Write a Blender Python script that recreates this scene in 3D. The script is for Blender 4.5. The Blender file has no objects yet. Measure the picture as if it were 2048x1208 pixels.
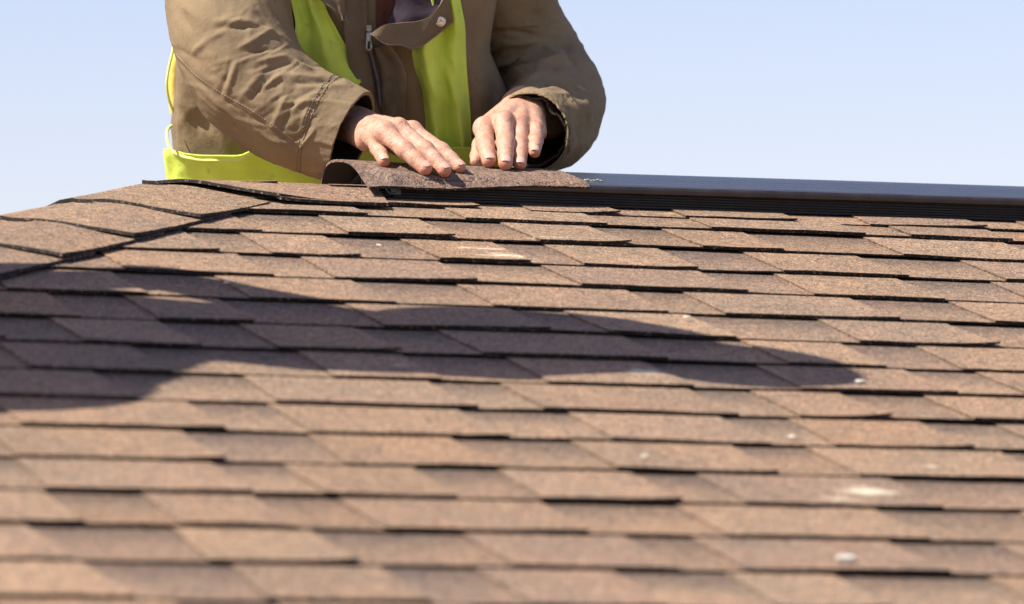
import bpy, math, random
import numpy as np
from mathutils import Vector, noise
from mathutils.bvhtree import BVHTree

# ------------------------------------------------------------------ camera, sky, sun, exposure
PSI, EL, FPX, PITCH = -0.38416, 0.0634, 11063.0, 0.27486
CAM = np.array([-2.8795, -7.1255, -0.6346])
LIGHT = np.array([1.0, 0.02, -1.16])          # direction the sunlight travels
LIGHT = LIGHT / np.linalg.norm(LIGHT)
SUN_STRENGTH, SKY_STRENGTH, EXPOSURE = 4.8, 0.10, 0.75

sc = bpy.context.scene
col = sc.collection
fwd = np.array([-math.sin(PSI) * math.cos(EL), math.cos(PSI) * math.cos(EL), math.sin(EL)])
rgt = np.array([math.cos(PSI), math.sin(PSI), 0.0])
upv = np.cross(rgt, fwd)

cd = bpy.data.cameras.new("camera")
cam = bpy.data.objects.new("camera", cd)
col.objects.link(cam)
cam.location = CAM
cam.rotation_euler = (math.pi / 2 + EL, 0, PSI)
cd.sensor_width = 36.0
cd.lens = 36.0 * FPX / 2048.0
cd.clip_start, cd.clip_end = 0.1, 3000
cd.dof.use_dof = True
cd.dof.focus_distance = 7.62
cd.dof.aperture_fstop = 5.4
cd.dof.aperture_blades = 9
sc.camera = cam

w = bpy.data.worlds.new("World")
sc.world = w
w.use_nodes = True
nt = w.node_tree
nt.nodes.clear()
sky = nt.nodes.new("ShaderNodeTexSky")
sky.sky_type = 'NISHITA'
sky.sun_disc = False
s = -LIGHT
sky.sun_elevation = math.asin(s[2])
sky.sun_rotation = math.atan2(s[0], s[1])
sky.air_density, sky.dust_density, sky.ozone_density = 1.0, 0.6, 2.5
bg = nt.nodes.new("ShaderNodeBackground")
bg.inputs[1].default_value = SKY_STRENGTH
ow = nt.nodes.new("ShaderNodeOutputWorld")
tint = nt.nodes.new("ShaderNodeMix")
tint.data_type, tint.blend_type = 'RGBA', 'MULTIPLY'
tint.inputs[0].default_value = 1.0
tint.inputs[7].default_value = (1.20, .968, 1.0, 1)
nt.links.new(sky.outputs[0], tint.inputs[6])
nt.links.new(tint.outputs[2], bg.inputs[0])
nt.links.new(bg.outputs[0], ow.inputs[0])

sl = bpy.data.lights.new("sun", 'SUN')
sl.energy, sl.angle, sl.color = SUN_STRENGTH, math.radians(0.5), (1.0, 0.945, 0.865)
so = bpy.data.objects.new("sun", sl)
col.objects.link(so)
so.rotation_euler = Vector(LIGHT).to_track_quat('-Z', 'Y').to_euler()
so.location = (-5, 3, 8)

sc.view_settings.view_transform = 'Standard'
sc.view_settings.look = 'None'
sc.view_settings.exposure = EXPOSURE
sc.view_settings.gamma = 1.0

rng = random.Random(7)
npr = np.random.default_rng(11)


# ------------------------------------------------------------------ helpers
def ray(px, py):
    return fwd + rgt * (px - 1024) / FPX + upv * (604 - py) / FPX


def at(px, py, Y):
    """world point seen at photo pixel (px, py) on the vertical plane y = Y"""
    d = ray(px, py)
    return CAM + d * ((Y - CAM[1]) / d[1])


def project(P):
    d = np.asarray(P) - CAM
    z = d @ fwd
    return 1024 + FPX * (d @ rgt) / z, 604 - FPX * (d @ upv) / z


DN = np.array([0, -math.cos(PITCH), -math.sin(PITCH)])
NN = np.array([0, -math.sin(PITCH), math.cos(PITCH)])
XX = np.array([1.0, 0, 0])


def on_roof(px, py, h=0.0):
    d = ray(px, py)
    return CAM + d * ((h - CAM @ NN) / (d @ NN))


def link(name, me, mat=None, parent=None, smooth=True):
    o = bpy.data.objects.new(name, me)
    col.objects.link(o)
    if mat is not None:
        for m in (mat if isinstance(mat, (list, tuple)) else [mat]):
            me.materials.append(m)
    if parent is not None:
        o.parent = parent
    if smooth:
        me.polygons.foreach_set("use_smooth", [True] * len(me.polygons))
    return o


def mesh(name, V, F, mat=None, parent=None, smooth=True, mi=None, tone=None):
    me = bpy.data.meshes.new(name)
    me.from_pydata([tuple(map(float, v)) for v in V], [], [tuple(map(int, f)) for f in F])
    if mi is not None:
        me.polygons.foreach_set("material_index", mi)
    if tone is not None:
        a = me.color_attributes.new("tone", 'FLOAT_COLOR', 'POINT')
        t = np.ones((len(V), 4), dtype=np.float32)
        t[:, :3] = np.asarray(tone)
        a.data.foreach_set("color", t.ravel())
    o = link(name, me, mat, parent, smooth)
    if mi is not None:
        me.polygons.foreach_set("material_index", mi)
    me.update()
    return o


def tag(o, label=None, cat=None, group=None, kind=None):
    if label: o["label"] = label
    if cat: o["category"] = cat
    if group: o["group"] = group
    if kind: o["kind"] = kind
    return o


def empty(name, loc=(0, 0, 0)):
    o = bpy.data.objects.new(name, None)
    o.empty_display_size = 0.1
    col.objects.link(o)
    return o


class MB:
    def __init__(self):
        self.V, self.F, self.M, self.T = [], [], [], []

    def add(self, V, F, m=0, tone=(1, 1, 1)):
        b = len(self.V)
        self.V += [tuple(v) for v in V]
        self.F += [tuple(i + b for i in f) for f in F]
        self.M += [m] * len(F)
        if len(np.shape(tone)) == 1:
            self.T += [tuple(tone)] * len(V)
        else:
            self.T += [tuple(t) for t in tone]

    def grid(self, G, m=0, tone=(1, 1, 1), flip=False, closed=False):
        G = np.asarray(G)
        n, k = G.shape[:2]
        F = []
        for i in range(n - 1):
            for j in range(k if closed else k - 1):
                j2 = (j + 1) % k
                f = (i * k + j, i * k + j2, (i + 1) * k + j2, (i + 1) * k + j)
                F.append(f[::-1] if flip else f)
        T = tone
        if len(np.shape(tone)) == 3:
            T = np.asarray(tone).reshape(-1, 3)
        self.add(G.reshape(-1, 3), F, m, T)

    def box(self, c, ax, ay, az, m=0, tone=(1, 1, 1)):
        c, ax, ay, az = map(np.asarray, (c, ax, ay, az))
        V = [c + i * ax + j * ay + k * az for k in (-1, 1) for j in (-1, 1) for i in (-1, 1)]
        F = [(0, 2, 3, 1), (4, 5, 7, 6), (0, 1, 5, 4), (2, 6, 7, 3), (0, 4, 6, 2), (1, 3, 7, 5)]
        self.add(V, F, m, tone)

    def build(self, name, mat, parent=None, smooth=True):
        return mesh(name, self.V, self.F, mat, parent, smooth, self.M, self.T)


def catmull(P, n):
    P = np.asarray(P, float)
    Q = np.vstack([2 * P[0] - P[1], P, 2 * P[-1] - P[-2]])
    out = []
    t = np.linspace(0, len(P) - 1, n)
    for u in t:
        i = min(int(u), len(P) - 2)
        f = u - i
        a, b, c, d = Q[i:i + 4]
        out.append(0.5 * ((2 * b) + (-a + c) * f + (2 * a - 5 * b + 4 * c - d) * f * f + (-a + 3 * b - 3 * c + d) * f ** 3))
    return np.array(out)


def wob(x, seed, scale):
    return noise.noise(Vector((x / scale, seed * 7.31, 0.5)))


# ------------------------------------------------------------------ materials
def new_mat(name):
    m = bpy.data.materials.new(name)
    m.use_nodes = True
    t = m.node_tree
    b = t.nodes["Principled BSDF"]
    return m, t, b


def N(t, kind, **kw):
    n = t.nodes.new(kind)
    for k, v in kw.items():
        setattr(n, k, v)
    return n


def ramp(t, stops, interp='LINEAR'):
    r = t.nodes.new("ShaderNodeValToRGB")
    r.color_ramp.interpolation = interp
    e = r.color_ramp.elements
    while len(e) > 1: e.remove(e[0])
    e[0].position, e[0].color = stops[0][0], (*stops[0][1], 1)
    for p, c in stops[1:]:
        x = e.new(p)
        x.color = (*c, 1)
    return r


def mix(t, a, b, fac, mode='MIX'):
    m = t.nodes.new("ShaderNodeMix")
    m.data_type, m.blend_type = 'RGBA', mode
    for s_, v in ((0, fac), (6, a), (7, b)):
        if hasattr(v, "is_linked") or hasattr(v, "links"):
            t.links.new(v, m.inputs[s_])
        else:
            m.inputs[s_].default_value = v if s_ == 0 else (*v, 1)
    return m.outputs[2]


def granule_mat(name, spots=()):
    m, t, b = new_mat(name)
    L = t.links.new
    tc = N(t, "ShaderNodeTexCoord")
    at_ = N(t, "ShaderNodeAttribute", attribute_name="tone")
    vo = N(t, "ShaderNodeTexVoronoi", feature='F1')
    vo.inputs["Scale"].default_value = 430
    L(tc.outputs["Object"], vo.inputs["Vector"])
    sep = N(t, "ShaderNodeSeparateColor")
    L(vo.outputs["Color"], sep.inputs[0])
    g = ramp(t, [(0.0, (.38, .34, .33)), (.10, (.62, .54, .50)), (.28, (.88, .80, .74)), (.42, (1.0, .94, .88)),
                 (.60, (1.10, 1.0, .92)), (.76, (1.20, 1.0, .85)), (.88, (1.30, .84, .66)), (.95, (1.75, 1.6, 1.4))], 'CONSTANT')
    L(sep.outputs[0], g.inputs[0])
    c = mix(t, at_.outputs["Color"], g.outputs[0], 1.0, 'MULTIPLY')
    n2 = N(t, "ShaderNodeTexNoise")
    n2.inputs["Scale"].default_value = 55
    n2.inputs["Detail"].default_value = 5
    L(tc.outputs["Object"], n2.inputs["Vector"])
    r2 = ramp(t, [(.3, (.80, .80, .82)), (.5, (1, 1, 1)), (.72, (1.18, 1.14, 1.08))])
    L(n2.outputs[0], r2.inputs[0])
    c = mix(t, c, r2.outputs[0], 1.0, 'MULTIPLY')
    n5 = N(t, "ShaderNodeTexNoise")
    n5.inputs["Scale"].default_value = 170
    n5.inputs["Detail"].default_value = 3
    L(tc.outputs["Object"], n5.inputs["Vector"])
    r5 = ramp(t, [(.33, (.80, .79, .79)), (.5, (1, 1, 1)), (.68, (1.19, 1.15, 1.10))])
    L(n5.outputs[0], r5.inputs[0])
    c = mix(t, c, r5.outputs[0], 1.0, 'MULTIPLY')
    n3 = N(t, "ShaderNodeTexNoise")
    n3.inputs["Scale"].default_value = 6
    n3.inputs["Detail"].default_value = 3
    L(tc.outputs["Object"], n3.inputs["Vector"])
    r3 = ramp(t, [(.35, (.88, .90, .92)), (.65, (1.08, 1.03, 1.0))])
    L(n3.outputs[0], r3.inputs[0])
    c = mix(t, c, r3.outputs[0], 1.0, 'MULTIPLY')
    for (cx, cy, cz, rx, ry, th) in spots:
        mp = N(t, "ShaderNodeMapping")
        mp.inputs["Location"].default_value = (-cx / rx, -cy / ry, 0)
        mp.inputs["Scale"].default_value = (1 / rx, 1 / ry, 0)
        L(tc.outputs["Object"], mp.inputs[0])
        ln = N(t, "ShaderNodeVectorMath", operation='LENGTH')
        L(mp.outputs[0], ln.inputs[0])
        nz = N(t, "ShaderNodeTexNoise")
        nz.inputs["Scale"].default_value = 1.0
        nz.inputs["Detail"].default_value = 6
        nz.inputs["Roughness"].default_value = .7
        mp2 = N(t, "ShaderNodeMapping")
        mp2.inputs["Scale"].default_value = (50, 110, 110)
        L(tc.outputs["Object"], mp2.inputs[0])
        L(mp2.outputs[0], nz.inputs["Vector"])
        ma = N(t, "ShaderNodeMath", operation='MULTIPLY_ADD')
        L(nz.outputs[0], ma.inputs[0])
        ma.inputs[1].default_value = 3.4
        ma.inputs[2].default_value = -1.7 - th
        sb = N(t, "ShaderNodeMath", operation='SUBTRACT')
        L(ma.outputs[0], sb.inputs[0])
        L(ln.outputs["Value"], sb.inputs[1])
        ad = N(t, "ShaderNodeMath", operation='ADD', use_clamp=True)
        L(sb.outputs[0], ad.inputs[0])
        ad.inputs[1].default_value = 1.0
        pw = N(t, "ShaderNodeMath", operation='MULTIPLY', use_clamp=True)
        L(ad.outputs[0], pw.inputs[0])
        pw.inputs[1].default_value = 1.5
        c = mix(t, c, (.62, .54, .38), pw.outputs[0])
    L(c, b.inputs["Base Color"])
    b.inputs["Roughness"].default_value = .88
    b.inputs["Specular IOR Level"].default_value = .25
    bp = N(t, "ShaderNodeBump")
    bp.inputs["Strength"].default_value = .55
    bp.inputs["Distance"].default_value = .0012
    L(vo.outputs["Distance"], bp.inputs["Height"])
    bp.invert = True
    L(bp.outputs[0], b.inputs["Normal"])
    return m


def edge_mat():
    m, t, b = new_mat("shingle_edge")
    L = t.links.new
    tc = N(t, "ShaderNodeTexCoord")
    vo = N(t, "ShaderNodeTexVoronoi")
    vo.inputs["Scale"].default_value = 420
    L(tc.outputs["Object"], vo.inputs["Vector"])
    sep = N(t, "ShaderNodeSeparateColor")
    L(vo.outputs["Color"], sep.inputs[0])
    g = ramp(t, [(0, (.012, .009, .008)), (.7, (.03, .02, .016)), (.86, (.10, .06, .045)), (.95, (.2, .13, .10))], 'CONSTANT')
    L(sep.outputs[0], g.inputs[0])
    L(g.outputs[0], b.inputs["Base Color"])
    b.inputs["Roughness"].default_value = .9
    return m


def cloth_mat(name, base, var=.12, weave=1500, rough=.85, bump=.25, sheen=.0, dirt=None, trans=0.0):
    m, t, b = new_mat(name)
    L = t.links.new
    tc = N(t, "ShaderNodeTexCoord")
    n1 = N(t, "ShaderNodeTexNoise")
    n1.inputs["Scale"].default_value = 14
    n1.inputs["Detail"].default_value = 6
    L(tc.outputs["Object"], n1.inputs["Vector"])
    lo = tuple(x * (1 - var) for x in base)
    hi = tuple(x * (1 + var) for x in base)
    r = ramp(t, [(.35, lo), (.65, hi)])
    L(n1.outputs[0], r.inputs[0])
    c = r.outputs[0]
    if dirt:
        n3 = N(t, "ShaderNodeTexNoise")
        n3.inputs["Scale"].default_value = 38
        n3.inputs["Detail"].default_value = 7
        n3.inputs["Roughness"].default_value = .7
        L(tc.outputs["Object"], n3.inputs["Vector"])
        r3 = ramp(t, [(.60, (0, 0, 0)), (.72, (.55, .55, .55))])
        L(n3.outputs[0], r3.inputs[0])
        c = mix(t, c, dirt, r3.outputs[0])
    L(c, b.inputs["Base Color"])
    b.inputs["Roughness"].default_value = rough
    b.inputs["Specular IOR Level"].default_value = .25
    b.inputs["Sheen Weight"].default_value = sheen
    n2 = N(t, "ShaderNodeTexNoise")
    n2.inputs["Scale"].default_value = 70
    n2.inputs["Detail"].default_value = 5
    L(tc.outputs["Object"], n2.inputs["Vector"])
    n4 = N(t, "ShaderNodeTexNoise")
    n4.inputs["Scale"].default_value = weave
    L(tc.outputs["Object"], n4.inputs["Vector"])
    ad = N(t, "ShaderNodeMath", operation='MULTIPLY_ADD')
    L(n4.outputs[0], ad.inputs[0])
    ad.inputs[1].default_value = .15
    L(n2.outputs[0], ad.inputs[2])
    bp = N(t, "ShaderNodeBump")
    bp.inputs["Strength"].default_value = bump
    bp.inputs["Distance"].default_value = .004
    L(ad.outputs[0], bp.inputs["Height"])
    L(bp.outputs[0], b.inputs["Normal"])
    if trans > 0:
        tr = N(t, "ShaderNodeBsdfTranslucent")
        L(c, tr.inputs["Color"])
        mx = N(t, "ShaderNodeMixShader")
        mx.inputs[0].default_value = trans
        out = [n for n in t.nodes if n.type == 'OUTPUT_MATERIAL'][0]
        L(b.outputs[0], mx.inputs[1])
        L(tr.outputs[0], mx.inputs[2])
        L(mx.outputs[0], out.inputs[0])
    return m


def plain(name, base, rough=.5, metal=0.0, streak=None):
    m, t, b = new_mat(name)
    L = t.links.new
    tc = N(t, "ShaderNodeTexCoord")
    n1 = N(t, "ShaderNodeTexNoise")
    n1.inputs["Scale"].default_value = 30
    n1.inputs["Detail"].default_value = 6
    mp = N(t, "ShaderNodeMapping")
    if streak:
        mp.inputs["Scale"].default_value = streak
    L(tc.outputs["Object"], mp.inputs[0])
    L(mp.outputs[0], n1.inputs["Vector"])
    r = ramp(t, [(.35, tuple(x * .75 for x in base)), (.65, tuple(x * 1.3 for x in base))])
    L(n1.outputs[0], r.inputs[0])
    L(r.outputs[0], b.inputs["Base Color"])
    r2 = ramp(t, [(.3, (rough * .8,) * 3), (.7, (min(1, rough * 1.25),) * 3)])
    L(n1.outputs[0], r2.inputs[0])
    L(r2.outputs[0], b.inputs["Roughness"])
    b.inputs["Metallic"].default_value = metal
    bp = N(t, "ShaderNodeBump")
    bp.inputs["Strength"].default_value = .15
    bp.inputs["Distance"].default_value = .002
    L(n1.outputs[0], bp.inputs["Height"])
    L(bp.outputs[0], b.inputs["Normal"])
    return m


def skin_mat():
    m, t, b = new_mat("skin")
    L = t.links.new
    tc = N(t, "ShaderNodeTexCoord")
    a = N(t, "ShaderNodeAttribute", attribute_name="tone")
    n1 = N(t, "ShaderNodeTexNoise")
    n1.inputs["Scale"].default_value = 110
    n1.inputs["Detail"].default_value = 6
    L(tc.outputs["Object"], n1.inputs["Vector"])
    r = ramp(t, [(.30, (.82, .68, .62)), (.46, (.96, .92, .89)), (.55, (1, 1, 1)), (.7, (1.10, 1.08, 1.02))])
    L(n1.outputs[0], r.inputs[0])
    c = mix(t, a.outputs["Color"], r.outputs[0], 1.0, 'MULTIPLY')
    L(c, b.inputs["Base Color"])
    b.inputs["Roughness"].default_value = .52
    b.inputs["Specular IOR Level"].default_value = .4
    b.inputs["Subsurface Weight"].default_value = .22
    b.inputs["Subsurface Radius"].default_value = (1.0, .35, .2)
    b.inputs["Subsurface Scale"].default_value = .004
    n2 = N(t, "ShaderNodeTexNoise")
    n2.inputs["Scale"].default_value = 420
    n2.inputs["Detail"].default_value = 4
    L(tc.outputs["Object"], n2.inputs["Vector"])
    bp = N(t, "ShaderNodeBump")
    bp.inputs["Strength"].default_value = .5
    bp.inputs["Distance"].default_value = .0016
    n3 = N(t, "ShaderNodeTexNoise")
    n3.inputs["Scale"].default_value = 130
    n3.inputs["Detail"].default_value = 5
    n3.inputs["Distortion"].default_value = 1.5
    L(tc.outputs["Object"], n3.inputs["Vector"])
    ad = N(t, "ShaderNodeMath", operation='MULTIPLY_ADD')
    L(n3.outputs[0], ad.inputs[0])
    ad.inputs[1].default_value = 1.6
    L(n2.outputs[0], ad.inputs[2])
    L(ad.outputs[0], bp.inputs["Height"])
    L(bp.outputs[0], b.inputs["Normal"])
    return m


spots = []
for px, py, wx, wy, th in ((1010, 516, .050, .030, .25), (975, 498, .06, .016, .45), (1110, 481, .07, .010, .5),
                           (1290, 745, .040, .030, .3), (1735, 985, .045, .028, .2), (1680, 1003, .05, .018, .5),
                           (1860, 935, .03, .02, .6), (800, 733, .02, .012, .5)):
    P = on_roof(px, py, .006)
    spots.append((P[0], P[1], 0, wx, wy, th))
M_FIELD = granule_mat("field_granules", spots)
M_CAP = granule_mat("cap_granules")
M_EDGE = edge_mat()
M_JACKET = cloth_mat("jacket_twill", (.248, .177, .100), .12, bump=.5, dirt=(.12, .085, .055))
M_JACKET_SHADE = cloth_mat("jacket_shade_twill", (.175, .128, .080), .12, bump=.5, dirt=(.10, .075, .05))  # jacket twill darkened in colour to stand in for shade on the chest
M_ARMHOLE = cloth_mat("armhole_tape", (.85, .66, .16), .1)
M_JACKET_IN = cloth_mat("jacket_lining", (.05, .035, .03), .2)
M_VEST = cloth_mat("vest_fabric", (.80, .94, .15), .11, bump=.4, trans=.22, rough=.75, dirt=(.42, .46, .07))
M_VESTB = cloth_mat("vest_binding", (.80, .86, .25), .05, bump=.15, rough=.75)
M_PURPLE = cloth_mat("collar_lining", (.060, .042, .055), .15)
M_SHIRT = cloth_mat("sweater_knit", (.10, .035, .025), .2, weave=600, bump=.5)
M_RIB = cloth_mat("rib_knit", (.05, .032, .024), .2, weave=700, bump=.6)
M_TROUSER = cloth_mat("trouser_cloth", (.03, .035, .05), .15)
M_BRASS = plain("snap_metal", (.78, .70, .58), .42, 1.0)
M_ZIP = plain("zip_metal", (.32, .30, .28), .35, .9)
M_VENT = plain("vent_plastic", (.050, .056, .072), .24, 0, (.35, 34, 34))
M_UNDER = plain("shingle_underside", (.018, .013, .012), .9)
M_LOUVRE = plain("louvre_plastic", (.018, .013, .013), .6)
M_LIP = plain("lip_plastic", (.045, .034, .034), .5)
M_CLIP = plain("clip_plastic", (.10, .115, .15), .4)
M_SKIN = skin_mat()
M_NAIL, _t, _b = new_mat("nail")
_b.inputs["Base Color"].default_value = (.62, .375, .28, 1)
_b.inputs["Roughness"].default_value = .28
M_WALL = plain("wall_render", (.42, .37, .30), .8)
M_TRIM = plain("painted_trim", (.16, .10, .07), .5)
M_CHIP = plain("pale_chip", (.62, .57, .46), .6)
M_HAIR = plain("hair", (.035, .022, .015), .6)


def ground_mat():
    m, t, b = new_mat("ground_grass")
    L = t.links.new
    tc = N(t, "ShaderNodeTexCoord")
    n1 = N(t, "ShaderNodeTexNoise")
    n1.inputs["Scale"].default_value = .8
    n1.inputs["Detail"].default_value = 10
    L(tc.outputs["Object"], n1.inputs["Vector"])
    r = ramp(t, [(.35, (.04, .07, .02)), (.6, (.09, .11, .04)), (.75, (.16, .13, .08))])
    L(n1.outputs[0], r.inputs[0])
    L(r.outputs[0], b.inputs["Base Color"])
    b.inputs["Roughness"].default_value = .9
    return m


# ------------------------------------------------------------------ ground
G = 1500.0
g = mesh("ground", [(-G, -G, -4.3), (G, -G, -4.3), (G, G, -4.3), (-G, G, -4.3)], [(0, 1, 2, 3)], ground_mat(), smooth=False)
tag(g, kind="structure")

# ------------------------------------------------------------------ house with hip roof
house = empty("house")
tag(house, "house with brown laminated shingle hip roof rising to a ridge", "house")
EXP, TL = 0.143, 0.0024
XE = at(285, 368, 0.0)[0]            # where the ridge ends and the hip starts
SKEW = 0.041
YAW = math.atan(SKEW)
NCOURSE, SLOPE = 27, 4.0
XR = 6.5

PALETTE = [(.285, .220, .155), (.302, .234, .164), (.273, .210, .151), (.262, .204, .154), (.308, .242, .173), (.286, .224, .164), (.286, .214, .147)]
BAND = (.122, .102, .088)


def slope_mesh(U, D, NV, O, uclip_lo, uclip_hi, s_first, ncourse, skew, x_ref, seed, du=0.008, smin_=0.0):
    """laminated shingle courses: continuous backing strip + raised tabs, butts 2 layers thick"""
    mb = MB()
    R = random.Random(seed)
    for ci in range(ncourse):
        s0 = s_first(ci)
        lo, hi = uclip_lo(s0), uclip_hi(s0)
        if hi - lo < .05:
            continue
        us = np.arange(lo, hi + du, du)
        us[-1] = hi
        e_here = EXP
        jit = np.array([0.0011 * wob(u, ci + seed, .05) + .0022 * wob(u, ci + seed + 50, .6) + .0008 * wob(u, ci + 90, .014) for u in us])
        lift = np.array([max(-.0006, .0034 * wob(u, ci + seed + 200, .28)) + .0006 * wob(u, ci + 300, .07) for u in us])
        sb = s0 + skew * (us - x_ref) + jit

        def pt(u, s_, n_):
            s_ = max(s_, smin_)
            u = min(max(u, uclip_lo(s_)), uclip_hi(s_))
            return O + U * u + D * s_ + NV * n_

        # plan tabs
        tabs, u = [], lo - R.uniform(0, .25)
        while u < hi:
            wt = R.choice((.125, .15, .17, .19, .215, .24)) * R.uniform(.93, 1.07)
            tabs.append((u, u + wt, R.uniform(-.004, .010), R.uniform(-.004, .010), R.choice(PALETTE)))
            u += wt + R.choice((.075, .10, .13, .15, .175)) * R.uniform(.9, 1.1)
        # backing strip colour changes per shingle (1 m)
        off = R.uniform(0, 1)
        bcols = [R.choice(PALETTE) for _ in range(16)]
        fr = [0.0, .12, .3, .55, .8, 1.0, 1.2]
        rows, tone = [], []
        for f in fr:
            hgt = TL * (3.0 - 2.0 * min(f, 1)) if f <= 1 else TL * .6
            rows.append([pt(us[k], sb[k] - f * e_here, hgt + lift[k] * max(0, 1 - f * 1.6)) for k in range(len(us))])
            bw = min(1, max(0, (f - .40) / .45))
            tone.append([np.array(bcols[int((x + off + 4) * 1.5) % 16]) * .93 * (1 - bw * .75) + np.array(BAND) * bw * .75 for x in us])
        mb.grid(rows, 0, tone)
        # butt face and underside of the backing
        top = rows[0]
        bot = [pt(us[k], sb[k] + .0002, 2 * TL + lift[k] * .9 + .0002) for k in range(len(us))]
        und = [pt(us[k], sb[k] - .03, 1.6 * TL) for k in range(len(us))]
        mb.grid([bot, top], 1)
        mb.grid([und, bot], 1)
        # raised tabs
        for (a, b_, sl_, sr_, tc_) in tabs:
            if b_ < lo + .02 or a > hi - .02:
                continue
            n = max(4, int((b_ - a) / du))
            gr, tt = [], []
            frt = [0, .04, .2, .45, .75, 1.0, 1.12]
            ddrop = R.uniform(0.0004, .0026)
            extra = R.uniform(-.0002, .0011)
            curl = R.uniform(0, 1) ** 3 * .004
            for f in frt:
                aa, bb = a + sl_ * f, b_ - sr_ * f
                uu = np.linspace(max(aa, lo), min(bb, hi), n)
                row = []
                for q, x in enumerate(uu):
                    j = np.interp(x, us, jit)
                    l = np.interp(x, us, lift)
                    hgt = TL * (4.0 - 2.0 * min(f, 1)) if f <= 1 else TL * 1.6
                    e1 = 0.0011 * wob(x, ci + 400, .009) + .0016 * wob(x, ci + 450, .045)
                    cu = curl * (2 * q / (n - 1) - 1) ** 2 * max(0, 1 - f * 3) if q > n / 2 else 0
                    row.append(pt(x, s0 + skew * (x - x_ref) + j + (ddrop + e1) * max(0, 1 - f * 10) - f * e_here,
                                  hgt + (l + extra) * max(0, 1 - f * 1.6) + cu))
                gr.append(row)
                tt.append([tc_] * n)
            mb.grid(gr, 0, tt)
            gr = np.array(gr)
            down = -NV * TL * 1.05
            mb.grid([gr[0] + down + D * .0, gr[0]], 1)
            # sides
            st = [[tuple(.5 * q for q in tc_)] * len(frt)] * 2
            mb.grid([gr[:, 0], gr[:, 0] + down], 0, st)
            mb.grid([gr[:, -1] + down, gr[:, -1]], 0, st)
    return mb


O0 = np.zeros(3)
THIN = .45      # these two slopes only show as a skyline: keep their shingles low against the caps
S_IDX0 = 0.1973 - 0.000


def s_front(ci):
    # an odd short course right below the ridge, then the regular exposure
    return [S_IDX0 - .143 - .05, S_IDX0 - .080, S_IDX0][ci] if ci < 3 else S_IDX0 + (ci - 2) * EXP


ch = math.cos(PITCH)
xref_front = 0.0 - (2.8795 - 2.4)
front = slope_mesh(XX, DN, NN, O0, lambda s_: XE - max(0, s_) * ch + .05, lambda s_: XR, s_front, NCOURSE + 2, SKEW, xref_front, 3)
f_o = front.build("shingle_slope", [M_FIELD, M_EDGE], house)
tag(f_o, "main slope of pinkish brown laminated shingles facing the camera")
# hip end slope (45 degree hip in plan, same pitch)
U2 = np.array([0.0, -1.0, 0.0])
D2 = np.array([-ch, 0, -math.sin(PITCH)])
N2 = np.array([-math.sin(PITCH), 0, ch])
hip = slope_mesh(U2, D2, N2 * THIN, np.array([XE, 0, 0]), lambda s_: -max(0, s_ * ch - .06), lambda s_: max(0, s_ * ch - .06), lambda c: .1 + c * EXP, NCOURSE, 0, 0, 21, du=.03, smin_=.06)
hip.build("hip_slope", [M_FIELD, M_EDGE], house)
D3 = np.array([0, ch, -math.sin(PITCH)])
N3 = np.array([0, math.sin(PITCH), ch])
back = slope_mesh(-XX, D3, N3 * THIN, O0, lambda s_: -XR, lambda s_: -XE + s_ * ch - .06, lambda c: .1 + c * EXP, NCOURSE, 0, 0, 33, du=.04, smin_=.04)
back.build("back_slope", [M_FIELD, M_EDGE], house)
# deck boards under the shingles, walls, fascia
mb = MB()
xe, yl, zl = XE, SLOPE * ch, -SLOPE * math.sin(PITCH)
for t_, m_ in ((-.004, 0), (-.10, 0)):
    P = [(XE, 0, t_), (XR, 0, t_), (XR, -yl, zl + t_), (XE - yl, -yl, zl + t_), (XE - yl, yl, zl + t_), (XR, yl, zl + t_)]
    mb.add(P, [(0, 3, 2, 1), (0, 4, 3), (0, 1, 5, 4)], 0)
mb.build("roof_deck", M_TRIM, house, smooth=False)
mb = MB()
mb.box(((XR + XE - yl) / 2, -yl - .012, zl - .09), ((XR - XE + yl) / 2 + .01, 0, 0), (0, .012, 0), (0, 0, .085))
mb.box(((XR + XE - yl) / 2, yl + .012, zl - .09), ((XR - XE + yl) / 2 + .01, 0, 0), (0, .012, 0), (0, 0, .085))
mb.box((XE - yl - .012, 0, zl - .09), (.012, 0, 0), (0, yl, 0), (0, 0, .085))
mb.build("fascia", M_TRIM, house, smooth=False)
mb = MB()
mb.box(((XR + XE - yl) / 2 + .2, 0, (zl - .12 - 4.3) / 2), ((XR - XE + yl) / 2 - .2, 0, 0), (0, yl - .4, 0), (0, 0, (zl - .12 + 4.3) / 2))
mb.build("wall", M_WALL, house, smooth=False)


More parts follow.
